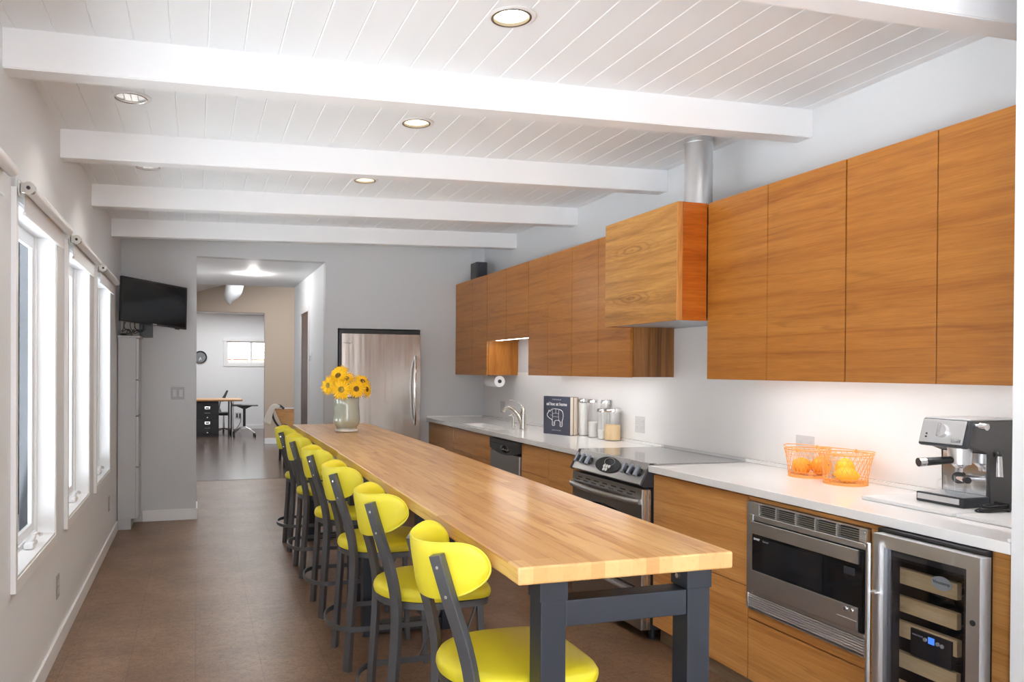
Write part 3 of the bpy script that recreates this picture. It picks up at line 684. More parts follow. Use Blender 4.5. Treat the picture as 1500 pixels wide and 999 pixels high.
bm = B(); box(bm, XR - 0.0045, XR - 0.0006, 1.677, 7.764, ZT + 0.019, ZU0 + 0.02); box(bm, XR - 0.0045, XR - 0.0006, HY_A, HY_B, ZU0 + 0.02, 1.7286); o = finish('backsplash', bm, 'backsplash', loc=(XR - 0.003, 4.7, ZT)); tag(o, 'added white panel standing in for the lit wall above the worktop', 'backsplash')  # added panel, keeps this stretch of wall light against the darkened paint
# strip behind the range
bm = B(); box(bm, 2.935, XR - 0.001, RY0 - 0.003, RY1 + 0.003, 0.915, ZT, 0.002); part('rear_strip', bm, 'quartz', wf)
t = thing('sink', 'white undermounted sink basin set in the far worktop', 'sink', (2.49, 6.42, 0.915))
bm = B(); e = 0.012
box(bm, SKX0 - e, SKX1 + e, SKY0 - e, SKY1 + e, 0.735, 0.745, 0.002); box(bm, SKX0 - e, SKX0, SKY0 - e, SKY1 + e, 0.745, 0.914); box(bm, SKX1, SKX1 + e, SKY0 - e, SKY1 + e, 0.745, 0.914); box(bm, SKX0, SKX1, SKY0 - e, SKY0, 0.745, 0.914); box(bm, SKX0, SKX1, SKY1, SKY1 + e, 0.745, 0.914)
part('basin', bm, 'quartz', t)
bm = B(); lathe(bm, [(0.0, 0.004), (0.03, 0.004), (0.04, 0.001), (0.04, 0.0)], (2.49, 6.42, 0.745), 24); part('drain', bm, 'chrome', t)

# ------------------------------------------------------------------ dishwasher
t = thing('dishwasher', 'stainless dishwasher with a black curved control panel', 'dishwasher', (XF, 5.64, 0))
DW0, DW1 = 5.343, 5.942; xd = 2.325
bm = B(); box(bm, xd + 0.03, XR - 0.05, DW0 + 0.003, DW1 - 0.003, 0.09, 0.905); part('body', bm, 'black', t)
bm = B(); box(bm, xd, xd + 0.03, DW0 + 0.003, DW1 - 0.003, 0.10, 0.80, 0.004); part('door', bm, 'steel_dark', t)
bm = B(); box(bm, xd + 0.07, xd + 0.09, DW0 + 0.003, DW1 - 0.003, 0.0, 0.095); part('plinth', bm, 'black', t)
yc = (DW0 + DW1) / 2; pts = [(xd - 0.006, DW1 - 0.003, 0.903), (xd - 0.006, DW0 + 0.003, 0.903)]
for k in range(17):
    q = k / 16; pts.append((xd - 0.006, DW0 + 0.003 + q * (DW1 - DW0 - 0.006), 0.822 - 0.034 * math.sin(math.pi * q)))
bm = B(); prism(bm, pts, (0.036, 0, 0)); part('control_panel', bm, 'black', t)
bm = B(); box(bm, xd - 0.013, xd - 0.006, DW0 + 0.14, DW1 - 0.01, 0.862, 0.868, 0.002); part('handle_lip', bm, 'darkgrey', t)
bm = B(); ellipsoid(bm, (xd - 0.006, 5.605, 0.835), 0.004, 0.10, 0.030); part('display', bm, 'blackgloss', t)
bm = B()
for q in range(6): cyl(bm, (xd - 0.011, 5.545 + q * 0.022, 0.832 - 0.004 * (q % 2)), (xd - 0.008, 5.545 + q * 0.022, 0.832 - 0.004 * (q % 2)), 0.005, seg=10)
part('buttons', bm, 'grey', t)

# ------------------------------------------------------------------ range
t = thing('range', 'stainless slide-in electric range with six knobs and oval display', 'range', (2.30, 4.0, 0))
xb = 2.345
bm = B(); box(bm, xb, 2.93, RY0 + 0.002, RY1 - 0.002, 0.06, 0.945, 0.002); part('body', bm, 'darkgrey', t)
bm = B(); box(bm, 2.345, 2.934, RY0 - 0.012, RY1 + 0.012, ZT + 0.0012, ZT + 0.0065, 0.002); part('cooktop', bm, 'glasstop' if 'glasstop' in M else 'blackgloss', t, 'glossy ceramic glass cooktop'); COOK = kids(t)[-1]
# tilted control panel
P0, P1 = (2.338, 0.957), (2.275, 0.846)         # top front / bottom front (x,z)
bm = B(); prism(bm, [(P0[0], RY0 - 0.006, P0[1]), (P1[0], RY0 - 0.006, P1[1]), (P1[0] + 0.01, RY0 - 0.006, 0.836), (2.40, RY0 - 0.006, 0.836), (2.40, RY0 - 0.006, 0.957)], (0, RY1 - RY0 + 0.012, 0))
cp = part('control_panel', bm, 'steel_dark', t)
for ya in (RY0 - 0.0075, RY1 - 0.0085):
    bm = B(); prism(bm, [(P0[0] - .006, ya, P0[1] + .002), (P1[0] - .006, ya, P1[1] - .002), (P1[0] + 0.01, ya, 0.832), (2.36, ya, 0.832), (2.36, ya, 0.959)], (0, 0.016, 0)); part('end_cap', bm, 'darkgrey', t)
dv = Vector((P1[0] - P0[0], 0, P1[1] - P0[1])).normalized(); nv = Vector((-1, 0, 0)) - dv * Vector((-1, 0, 0)).dot(dv); nv.normalize()
def pan(y, s, h=0.0):   # point on the panel: y, distance s down from its top, height h off it
    return Vector((P0[0], y, P0[1])) + dv * s + nv * h
for y in (3.668, 3.735, 3.800, 4.215, 4.285, 4.352):
    bm = B(); cyl(bm, pan(y, 0.062), pan(y, 0.062, 0.014), 0.024, 0.021, 24); k = part('knob', bm, 'black', t)
    mt = Matrix((Vector((0, 1, 0)), dv, nv)).transposed().to_4x4(); mt.translation = pan(y, 0.062, 0.022) 
    bm = B(); obb(bm, mt, 0.018, 0.062, 0.022, 0.005); part('grip', bm, 'grip', k)
bm = B(); vs = []
for k in range(40):
    q = 2 * math.pi * k / 40; vs.append(pan(4.005 + 0.137 * math.cos(q), 0.062 + 0.050 * math.sin(q), 0.0005))
prism(bm, vs, nv * 0.004); k = part('display', bm, 'blackgloss', t)
bm = B(); ring = [pan(3.995 + 0.055 * math.cos(2 * math.pi * i / 32), 0.042 + 0.024 * math.sin(2 * math.pi * i / 32), 0.006) for i in range(32)]; tube(bm, ring, 0.0016, 6, True); part('clock_ring', bm, 'grey', k)
bm = B()
for i, (a, s) in enumerate([(4.03, .072), (4.003, .072), (3.976, .072), (4.022, .092), (3.995, .092)]): cyl(bm, pan(a, s, 0.003), pan(a, s, 0.0075), 0.0105, seg=14)
part('buttons', bm, 'ink', k)
# oven door
xo = 2.282
bm = B(); box(bm, xo, xb - 0.004, RY0 + 0.004, RY1 - 0.004, 0.285, 0.822, 0.006); od = part('oven_door', bm, 'steel_dark', t)
bm = B()
for q in range(7):
    yy = RY0 + 0.07 + q * 0.1; box(bm, xo - 0.001, xo + 0.004, yy, yy + 0.055, 0.792, 0.799); box(bm, xo - 0.001, xo + 0.004, yy + 0.03, yy + 0.085, 0.776, 0.782)
part('vent_slots', bm, 'black', od)
hp = [(xo - 0.008 - 0.045 * math.sin(math.pi * k / 20) ** 0.5, RY0 + 0.012 + (RY1 - RY0 - 0.024) * k / 20, 0.752 - 0.004 * math.sin(math.pi * k / 20)) for k in range(21)]
bm = B(); sweep(bm, hp, rrect(0.030, 0.030, 0.010), up=(0, 0, 1)); part('handle', bm, 'steel', od)
vs = []
for k in range(28):
    q = 2 * math.pi * k / 28; c, s = math.cos(q), math.sin(q)
    vs.append((xo - 0.002, 4.0 + 0.255 * math.copysign(abs(c) ** 0.45, c), 0.545 + (0.105 + 0.03 * (1 - abs(c))) * math.copysign(abs(s) ** 0.5, s)))
bm = B(); prism(bm, vs, (0.004, 0, 0)); part('window', bm, 'blackgloss', od)
bm = B(); box(bm, xo + 0.004, xb - 0.004, RY0 + 0.006, RY1 - 0.006, 0.275, 0.284); part('door_gap', bm, 'black', t)
bm = B(); box(bm, xo, xb - 0.004, RY0 + 0.004, RY1 - 0.004, 0.060, 0.274, 0.006); dw = part('drawer', bm, 'steel_dark', t)
bm = B(); box(bm, xo - 0.018, xo + 0.002, RY0 + 0.02, RY1 - 0.02, 0.243, 0.258, 0.005); part('handle', bm, 'steel', dw)
bm = B()
for a, b in ((RY0 + 0.0015, RY0 + 0.0038),):
    box(bm, xo + 0.012, xo + 0.03, a, b, 0.066, 0.815); box(bm, xo + 0.038, xo + 0.056, a, b, 0.066, 0.815)
part('side_trim', bm, 'nickel', t)
for fx_, fy_ in ((2.38, RY0 + 0.05), (2.38, RY1 - 0.05), (2.88, RY0 + 0.05), (2.88, RY1 - 0.05)):
    bm = B(); cyl(bm, (fx_, fy_, 0.0), (fx_, fy_, 0.06), 0.018, seg=14); cyl(bm, (fx_, fy_, 0.0), (fx_, fy_, 0.012), 0.026, seg=14); part('foot', bm, 'black', t)

# ------------------------------------------------------------------ built-in microwave
t = thing('microwave_oven', 'stainless built-in microwave oven with louvred trim frame', 'microwave', (2.32, 2.52, 0.415))
mx = 2.326; Y0, Y1, Z0, Z1 = 2.199, 2.836, 0.4145, 0.8865
bm = B(); box(bm, XF + 0.024, XR - 0.06, 2.20, 2.82, 0.412, 0.876); part('body', bm, 'darkgrey', t)
bm = B()
box(bm, mx, XF + 0.02, 2.797, Y1, 0.484, 0.832, 0.002, 1); box(bm, mx, XF + 0.02, Y0, 2.207, 0.484, 0.832, 0.002, 1)
box(bm, mx, XF + 0.02, 2.207, 2.797, 0.808, 0.832, 0.002, 1); box(bm, mx, XF + 0.02, 2.207, 2.797, 0.484, 0.501, 0.002, 1)
box(bm, mx, XF + 0.02, Y0, Y1, 0.880, Z1, 0.002, 1)
cols = [(2.759, Y1), (2.653, 2.663), (2.541, 2.552), (2.438, 2.449), (2.330, 2.342), (Y0, 2.235)]
for a, b in cols: box(bm, mx + 0.001, XF + 0.02, a, b, 0.832, 0.880)
box(bm, mx, XF + 0.02, Y0, Y0 + 0.012, Z0, 0.484, 0.002, 1); box(bm, mx, XF + 0.02, Y1 - 0.012, Y1, Z0, 0.484, 0.002, 1); box(bm, mx, XF + 0.02, Y0 + 0.012, Y1 - 0.012, Z0, 0.421)
tf = part('trim_frame', bm, 'steel', t)
bm = B()
for k in range(5):
    z = 0.8385 + k * 0.0085
    for a, b in ((2.207, 2.235), (2.235, 2.330), (2.342, 2.438), (2.449, 2.541), (2.552, 2.653), (2.663, 2.759), (2.759, 2.825)): box(bm, mx - (0.0012 if (a < 2.21 or b > 2.8) else 0.0), mx + 0.008, a, b, z - 0.0016, z + 0.0016)
part('upper_louvres', bm, 'steel', tf)
bm = B()
for k in range(6):
    z = 0.428 + k * 0.0098; box(bm, mx, mx + 0.010, Y0 + 0.012, Y1 - 0.012, z - 0.0030, z + 0.0030, 0.001, 1)
part('lower_louvres', bm, 'steel', tf)
bm = B(); box(bm, mx + 0.012, mx + 0.016, 2.21, 2.79, 0.833, 0.879); part('vent_back', bm, 'black', tf)
bm = B(); box(bm, mx + 0.012, mx + 0.016, 2.212, 2.823, 0.422, 0.483); part('vent_back', bm, 'black', tf)
xd = 2.318
bm = B(); box(bm, xd + 0.001, XF + 0.018, 2.209, 2.795, 0.503, 0.806, 0.004); md = part('door', bm, 'blackgloss', t)
bm = B(); box(bm, xd - 0.004, xd + 0.002, 2.228, 2.794, 0.752, 0.805, 0.002); part('upper_band', bm, 'steel', md)
bm = B(); box(bm, xd - 0.004, xd + 0.002, 2.228, 2.794, 0.505, 0.593, 0.002); part('lower_band', bm, 'steel', md)
bm = B(); box(bm, xd - 0.0005, xd + 0.0015, 2.40, 2.73, 0.602, 0.738, 0.006); part('window', bm, 'darkscreen' if 'darkscreen' in M else 'darkgrey', md)
bm = B(); box(bm, xd - 0.006, xd - 0.003, 2.230, 2.322, 0.508, 0.543, 0.003); part('open_button', bm, 'steel', md)
bm = B()
for y in (2.281, 2.254): cyl(bm, (xd - 0.008, y, 0.576), (xd - 0.003, y, 0.576), 0.007, seg=16)
part('buttons', bm, 'chrome', md)
bm = B(); box(bm, xd - 0.0008, xd + 0.0012, 2.245, 2.295, 0.705, 0.733, 0.002); part('clock_display', bm, 'darkgrey', md)
text_part('lettering', 'SHARP', 0.0125, (xd, 2.782, 0.7265), (0, -1, 0), (0, 0, 1), 'ink', md, bold=0.0003)
text_part('lettering', 'Carousel', 0.0095, (xd, 2.727, 0.7265), (0, -1, 0), (0, 0, 1), 'ink', md)

# ------------------------------------------------------------------ wine cooler
t = thing('wine_cooler', 'tall narrow stainless wine cooler with glass door and wooden racks', 'wine cooler', (2.25, 1.93, 0))
wx = 2.245; a0, a1, zt = 1.756 - 0.040, 2.097, 0.9005
bm = B()
box(bm, 2.305, XR - 0.03, 1.755, 1.775, 0.06, 0.908); box(bm, 2.305, XR - 0.03, 2.113, 2.133, 0.06, 0.908); box(bm, 2.305, XR - 0.03, 1.775, 2.113, 0.890, 0.908); box(bm, 2.305, XR - 0.03, 1.775, 2.113, 0.06, 0.09); box(bm, 2.70, XR - 0.03, 1.775, 2.113, 0.09, 0.89)
part('body', bm, 'black', t)
bm = B(); box(bm, 2.300, XR - 0.2, 1.755, 2.133, 0.0, 0.06); part('plinth', bm, 'black', t)
fw = 0.043
bm = B()
def mitre(pts): prism(bm, [(wx, a, b) for a, b in pts], (0.045, 0, 0))
zb = 0.075
mitre([(a1, zt), (a0, zt), (a0 + fw, zt - fw), (a1 - fw, zt - fw)]); mitre([(a1, zb), (a1 - fw, zb + fw), (a0 + fw, zb + fw), (a0, zb)])
mitre([(a1, zt), (a1 - fw, zt - fw), (a1 - fw, zb + fw), (a1, zb)]); mitre([(a0, zt), (a0, zb), (a0 + fw, zb + fw), (a0 + fw, zt - fw)])
wd = part('door_frame', bm, 'steel', t)
bm = B(); box(bm, wx + 0.010, wx + 0.016, a0 + fw, a1 - fw, zb + fw, zt - fw); part('pane', bm, 'tinted', wd)
bm = B()
for (p, q, r, s) in ((a0 + fw, a0 + fw + 0.02, zb + fw, zt - fw), (a1 - fw - 0.02, a1 - fw, zb + fw, zt - fw), (a0 + fw + .02, a1 - fw - .02, zt - fw - 0.025, zt - fw), (a0 + fw + .02, a1 - fw - .02, zb + fw, zb + fw + 0.025)): box(bm, wx + 0.017, wx + 0.05, p, q, r, s)
part('gasket', bm, 'black', wd)
bm = B(); box(bm, wx - 0.034, wx - 0.020, 2.086, 2.097, 0.10, 0.868, 0.003); hb = part('handle', bm, 'steel', wd)
bm = B()
for z in (0.70, 0.20): box(bm, wx - 0.026, wx + 0.002, 2.066, 2.094, z - 0.004, z + 0.004, 0.0015)
part('handle_bracket', bm, 'steel', hb)
bm = B(); cyl(bm, (wx - 0.002, 1.737, 0.70), (wx + 0.003, 1.737, 0.70), 0.009, seg=16); cyl(bm, (wx - 0.003, 1.737, 0.70), (wx - 0.001, 1.737, 0.70), 0.004, seg=12); part('lock', bm, 'black', wd)
bm = B(); box(bm, 2.292, 2.32, 1.735, 2.10, 0.9005, 0.912, 0.003); part('hinge_cover', bm, 'black', t)
sx = 2.345
for k, z in enumerate((0.749, 0.652, 0.565, 0.458, 0.355, 0.258, 0.162)):
    bm = B(); hh = 0.027
    if k == 2:
        box(bm, sx, sx + 0.02, 2.035, 2.105, z - hh, z + hh, 0.001); box(bm, sx, sx + 0.02, 1.865, 2.035, z + hh - 0.008, z + hh, 0.001); box(bm, sx, sx + 0.02, 1.865, 1.88, z - hh, z + hh - 0.008, 0.001)
    else: box(bm, sx, sx + 0.02, 1.867, 2.107, z - hh, z + hh, 0.002)
    sh = part('rack_front', bm, 'shelfwood', t)
    if k not in (2,):
        bm = B()
        for q in range(5): tube(bm, [(sx + 0.02, 1.80 + q * 0.07, z - 0.015), (2.69, 1.80 + q * 0.07, z - 0.015)], 0.003, 6)
        part('rack_wire', bm, 'darkgrey', sh)
bm = B(); box(bm, sx - 0.004, sx + 0.02, 1.882, 2.032, 0.49, 0.583, 0.002); cb_ = part('control_box', bm, 'black', t)
bm = B(); box(bm, sx - 0.0056, sx - 0.0035, 1.942, 1.964, 0.551, 0.573); part('display', bm, 'display', cb_)
for y, z in ((1.975, 0.560), (1.929, 0.560), (1.913, 0.558)):
    bm = B(); cyl(bm, (sx - 0.008, y, z), (sx - 0.004, y, z), 0.0065, seg=16); part('button', bm, 'grey', cb_)
text_part('lettering', 'VINOTEMP', 0.0085, (sx - 0.0045, 2.025, 0.562), (0, -1, 0), (0, 0, 1), 'inkdim', cb_)
bm = B(); vs = [(sx - 0.003, 1.920 + 0.036 * math.cos(2 * math.pi * k / 36), 0.7635 + 0.0225 * math.sin(2 * math.pi * k / 36)) for k in range(36)]; prism(bm, vs, (0.002, 0, 0)); bd = part('badge', bm, 'badge' if 'badge' in M else 'white', t, 'oval silver badge')
text_part('lettering', 'Vinotemp', 0.0155, (sx - 0.0035, 1.920, 0.760), (0, -1, 0.0), (0, 0, 1), 'darkgrey', bd, align='CENTER')
for y, z in ((1.99, 0.700), (1.90, 0.700), (1.94, 0.605), (1.87, 0.610)):
    bm = B(); lathe(bm, [(0.0, 0.0), (0.034, 0.002), (0.036, 0.01), (0.036, 0.17), (0.015, 0.22), (0.015, 0.27)], (2.41, y, z + 0.005), 20, axis=(1, 0, 0)); o = finish('wine_bottle', bm, 'blackgloss', loc=(2.41, y, z))
    tag(o, 'dark wine bottle lying on a rack inside the glass cooler', 'bottle', 'bottles in the wine cooler')

# ------------------------------------------------------------------ refrigerator
t = thing('refrigerator', 'tall stainless refrigerator set into the far wall', 'refrigerator', (1.81, 7.75, 0))
bm = B(); box(bm, FX0 + 0.008, FX1 - 0.008, 7.745, 8.50, 0.02, 1.862, 0.006); part('cabinet', bm, 'black', t)
r0, r1 = 1.400, 2.226
def bowed(z0, z1, nm):
    n = 20; pts = [(r1, 7.743, z0)] + [(r0, 7.743, z0)]
    f = [(r0 + (r1 - r0) * k / n, 7.690 - 0.006 * math.sin(math.pi * k / n), z0) for k in range(n + 1)]
    bm = B(); prism(bm, pts + f, (0, 0, z1 - z0)); return part(nm, bm, 'steel_v', t)
dr_ = bowed(0.62, 1.815, 'door'); fz = bowed(0.05, 0.612, 'freezer_drawer')
hp = smooth_path([(2.172, 7.690, 1.592), (2.160, 7.640, 1.50), (2.150, 7.622, 1.36), (2.147, 7.618, 1.24), (2.150, 7.622, 1.12), (2.160, 7.640, 0.98), (2.172, 7.690, 0.885)], 6)
bm = B(); sweep(bm, hp, rrect(0.026, 0.020, 0.006), up=(1, 0, 0)); part('handle', bm, 'chrome', dr_)
bm = B(); vs = [(1.462 + 0.032 * math.cos(2 * math.pi * k / 28), 7.6795, 1.728 + 0.010 * math.sin(2 * math.pi * k / 28)) for k in range(28)]; tube(bm, vs, 0.0035, 6, True); tube(bm, [(1.408, 7.6835, 1.727), (1.432, 7.681, 1.729)], 0.0035, 6); part('emblem', bm, 'ink', dr_)

# ================================================================== THINGS ON THE COUNTER
# faucet
fx, fy = 2.664, 6.048
t = thing('faucet', 'satin nickel kitchen faucet with arched spout and lever', 'faucet', (fx, fy, ZT))
bm = B(); lathe(bm, [(0.0, 0), (0.030, 0), (0.031, 0.004), (0.026, 0.010), (0.0255, 0.06), (0.0265, 0.122), (0.024, 0.128), (0.0, 0.128)], (fx, fy, ZT), 28); part('base', bm, 'nickel', t)
sp = smooth_path([(fx - 0.005, fy, ZT + 0.05), (fx - 0.035, fy + 0.02, ZT + 0.115), (fx - 0.072, fy + 0.045, ZT + 0.165), (fx - 0.105, fy + 0.068, ZT + 0.182), (fx - 0.130, fy + 0.085, ZT + 0.172), (fx - 0.145, fy + 0.095, ZT + 0.150)], 6)
bm = B(); sweep(bm, sp, circ(0.0165, 14), scale=[1.35 - 0.5 * min(1, k / 14) + (0.25 if k > 25 else 0) for k in range(len(sp))]); part('spout', bm, 'nickel', t)
bm = B(); lathe(bm, [(0.024, 0.0), (0.025, 0.02), (0.018, 0.05), (0.008, 0.062), (0.0, 0.064)], (fx, fy, ZT + 0.129), 24); lv = part('lever', bm, 'nickel', t)
lp = smooth_path([(fx + 0.004, fy, ZT + 0.165), (fx - 0.018, fy + 0.012, ZT + 0.212), (fx - 0.055, fy + 0.035, ZT + 0.242), (fx - 0.10, fy + 0.06, ZT + 0.250)], 6)
bm = B(); sweep(bm, lp, rrect(0.012, 0.007, 0.003), scale=[1.3 - 0.6 * k / len(lp) for k in range(len(lp))]); part('lever_arm', bm, 'nickel', lv)
bm = B(); cyl(bm, (2.69, 6.315, ZT), (2.69, 6.315, ZT + 0.008), 0.020, seg=20); t = thing('sprayer', 'slim nickel side sprayer behind the sink left of the faucet', 'sprayer', (2.69, 6.315, ZT)); part('base', bm, 'nickel', t)
bm = B(); lathe(bm, [(0.013, 0.008), (0.0125, 0.06), (0.015, 0.09), (0.0, 0.105)], (2.69, 6.315, ZT), 18); tube(bm, smooth_path([(2.69, 6.315, ZT + 0.09), (2.678, 6.325, ZT + 0.105), (2.655, 6.335, ZT + 0.098)]), 0.011, 12); part('wand', bm, 'nickel', t)

# paper towel roll under the far cabinet
t = thing('paper_towel_roll', 'white paper towel roll hung under the far wall cabinet', 'paper towel', (2.80, 7.0, 1.345))
pz = 1.347
bm = B(); lathe(bm, [(0.019, 0.0), (0.054, 0.0), (0.054, 0.28), (0.019, 0.28), (0.019, 0.0)], (2.775, 6.855, pz), 36, axis=(0, 1, 0)); part('paper', bm, 'papertowel', t)
bm = B(); cyl(bm, (2.775, 6.846, pz), (2.775, 7.145, pz), 0.0175, seg=20); part('core', bm, 'black', t)
bm = B(); box(bm, 2.765, 2.785, 7.137, 7.147, pz - 0.02, 1.429, 0.002); part('holder', bm, 'black', t)

# cookbooks
bkO = Vector((2.664, 5.640, ZT)); u = Vector((0.090, -0.283, 0)); wv = u.length; u.normalize(); nb = Vector((-u.y * -1, 0, 0))
back = Vector((0.953, 0.303, 0))           # away from the front cover
def bookmat(o, du, db): 
    mt = Matrix((u, back, Vector((0, 0, 1)))).transposed().to_4x4(); mt.translation = o + u * du + back * db; return mt
def book(name, label, off, w, th, h, cover, lean=0.0, shift=0.0):
    base = bkO + back * off + u * shift; t = thing(name, label, 'book', base, 'cookbooks standing on the worktop')
    def pl(bm, d0, d1, b0, b1, z0, z1, bev=0.0): obb(bm, bookmat(base + Vector((0, 0, (z0 + z1) / 2)), (d0 + d1) / 2, (b0 + b1) / 2), d1 - d0, b1 - b0, z1 - z0, bev)
    bm = B(); pl(bm, 0, w, 0, 0.003, 0, h, 0.001); pl(bm, 0, w, th - 0.003, th, 0, h, 0.001); pl(bm, 0, 0.004, 0.003, th - 0.003, 0, h, 0.001); part('cover', bm, cover, t)
    bm = B(); pl(bm, 0.004, w - 0.004, 0.0032, th - 0.0032, 0.004, h - 0.004); part('pages', bm, 'paper', t)
    return t
b1 = book('cookbook', 'navy hardback cookbook with a white pig diagram on its cover', 0.0, wv, 0.040, 0.299, 'navy')
book('cookbook', 'pale pink cookbook pressed behind the navy cookbook', 0.0415, wv - 0.012, 0.036, 0.292, 'pink', shift=0.004)
book('cookbook', 'thin brown cookbook at the back, beside the glass jars', 0.079, wv - 0.02, 0.022, 0.296, 'brown', shift=0.008)
upv = (0, 0, 1); n_ = back * -0.0006
def bp(a, z): return bkO + u * a + Vector((0, 0, z)) - back * 0.0008
text_part('title', 'ad hoc at home', 0.036, bp(wv / 2, 0.228), u, upv, 'ink', b1, align='CENTER', extrude=0.0004, bold=0.0008)
text_part('lettering', 'THOMAS KELLER', 0.0135, bp(wv / 2, 0.270), u, upv, 'inkdim', b1, align='CENTER', extrude=0.0003)
text_part('lettering', 'FAMILY-STYLE RECIPES', 0.0100, bp(wv / 2, 0.030), u, upv, 'inkdim', b1, align='CENTER', extrude=0.0003)
pig = [(0.052, 0.136), (0.045, 0.142), (0.044, 0.160), (0.054, 0.168), (0.064, 0.188), (0.074, 0.178), (0.085, 0.190), (0.110, 0.200), (0.150, 0.201), (0.185, 0.197), (0.212, 0.185), (0.222, 0.160), (0.220, 0.130), (0.212, 0.110), (0.212, 0.070), (0.188, 0.068), (0.188, 0.100), (0.172, 0.112), (0.140, 0.110), (0.128, 0.100), (0.128, 0.072), (0.102, 0.072), (0.102, 0.106), (0.088, 0.118), (0.072, 0.124)]
bm = B(); tube(bm, [bp(a, z) for a, z in smooth_path([(a, z, 0) for a, z in pig + pig[:1]], 3) and [(v.x, v.y) for v in smooth_path([(a, z, 0) for a, z in pig + pig[:1]], 3)][:-1]], 0.0023, 6, True)
for seg in ([(0.098, 0.195), (0.105, 0.150), (0.100, 0.112)], [(0.105, 0.165), (0.140, 0.168), (0.172, 0.165)], [(0.175, 0.198), (0.170, 0.150), (0.176, 0.112)], [(0.103, 0.140), (0.170, 0.138)], [(0.080, 0.150), (0.104, 0.150)], [(0.140, 0.168), (0.140, 0.199)], [(0.116, 0.075), (0.116, 0.100)], [(0.200, 0.072), (0.200, 0.105)]): tube(bm, [bp(a, z) for a, z in seg], 0.0013, 6)
part('pig_diagram', bm, 'ink', b1)

# jars
def jar(label, x, y, r, h, fill, m):
    t = thing('storage_jar', label, 'jar', (x, y, ZT), 'glass jars by the cookbooks')
    bm = B(); lathe(bm, [(0, 0.0), (r - 0.004, 0.0), (r, 0.006), (r, h - 0.03), (r - 0.003, h - 0.026)], (x, y, ZT), 36); part('glass_body', bm, 'clearglass', t)
    bm = B(); lathe(bm, [(0, 0.004), (r - 0.005, 0.005), (r - 0.004, 0.01), (r - 0.004, fill), (0.3 * r, fill + 0.004), (0, fill + 0.004)], (x, y, ZT), 32); part('contents', bm, m, t)
    bm = B(); lathe(bm, [(0, h - 0.026), (r + 0.001, h - 0.026), (r + 0.002, h - 0.022), (r + 0.002, h - 0.003), (r - 0.002, h), (0, h)], (x, y, ZT), 36); part('lid', bm, 'chrome', t)
jar('tall glass jar full of white flour, closest to the cookbooks', 2.872, 5.365, 0.037, 0.287, 0.255, 'flour')
jar('tall glass jar half full of white powder, second from the cookbooks', 2.866, 5.203, 0.036, 0.287, 0.115, 'flour')
jar('tall glass jar standing behind the short jars', 2.917, 5.105, 0.0365, 0.285, 0.05, 'flour')
jar('small short glass jar with a little white powder in front', 2.852, 5.035, 0.036, 0.226, 0.068, 'flour')
jar('wide short glass jar half full of pale oats', 2.878, 4.937, 0.060, 0.232, 0.112, 'oats')

# wall plates
def plate(label, c, w, h, axis, detail, m='plate', group=None):
    """axis: 'x-' on the right wall, 'x+' on the left wall, 'y-' on a wall facing the camera"""
    x, y, z = c
    t = thing('switch_plate' if 'switch' in label else 'power_outlet', label, 'switch' if 'switch' in label else 'outlet', c, group)
    def bx(bm, a0, a1, z0, z1, d0, d1, bev=0.001):
        if axis == 'y-': box(bm, x + a0, x + a1, y - d1, y - d0, z + z0, z + z1, bev)
        elif axis == 'x-': box(bm, x - d1, x - d0, y + a0, y + a1, z + z0, z + z1, bev)
        else: box(bm, x + d0, x + d1, y + a0, y + a1, z + z0, z + z1, bev)
    bm = B(); bx(bm, -w / 2, w / 2, -h / 2, h / 2, 0.0005, 0.006, 0.002); part('cover_plate', bm, m, t)
    for a, b, c_, d, nm, mm in detail:
        bm = B(); bx(bm, a, b, c_, d, 0.006, 0.009); part(nm, bm, mm, t)
    return t
def recept(y0): 
    return [(y0 - 0.017, y0 + 0.017, 0.006, 0.036, 'socket', 'plate'), (y0 - 0.017, y0 + 0.017, -0.036, -0.006, 'socket', 'plate'), (y0 - 0.008, y0 - 0.005, 0.015, 0.028, 'slot', 'black'), (y0 + 0.005, y0 + 0.008, 0.015, 0.028, 'slot', 'black'), (y0 - 0.008, y0 - 0.005, -0.028, -0.015, 'slot', 'black'), (y0 + 0.005, y0 + 0.008, -0.028, -0.015, 'slot', 'black')]
plate('grey double outlet on the backsplash right of the jars', (XR, 4.695, 1.082), 0.125, 0.115, 'x-', recept(-0.03) + recept(0.03), 'plate')
plate('grey outlet on the backsplash behind the orange baskets', (XR, 3.175, 1.075), 0.125, 0.115, 'x-', recept(-0.03) + recept(0.03), 'plate')
plate('pale outlet on the backsplash behind the faucet', (XR, 7.21, 1.085), 0.12, 0.115, 'x-', recept(-0.03) + recept(0.03), 'plate')
plate('grey outlet low on the left wall under the nearest window', (XL, 4.33, 0.335), 0.075, 0.120, 'x+', recept(0), 'plate_dark')
plate('grey outlet low on the left wall beside the tall cabinet', (XL, 6.75, 0.350), 0.075, 0.120, 'x+', recept(0), 'plate_dark')
plate('double rocker switch on the far wall below the television', (-0.170, YF, 1.216), 0.120, 0.118, 'y-', [(-0.045, -0.012, -0.034, 0.034, 'rocker', 'plate'), (0.012, 0.045, -0.034, 0.034, 'rocker', 'plate')], 'plate_dark')
plate('white light switch beside the dark door in the passage', (1.245, 8.80, 1.575), 0.11, 0.12, 'x-', [(-0.04, -0.01, -0.03, 0.03, 'rocker', 'grey'), (0.01, 0.04, -0.03, 0.03, 'rocker', 'grey')], 'white')

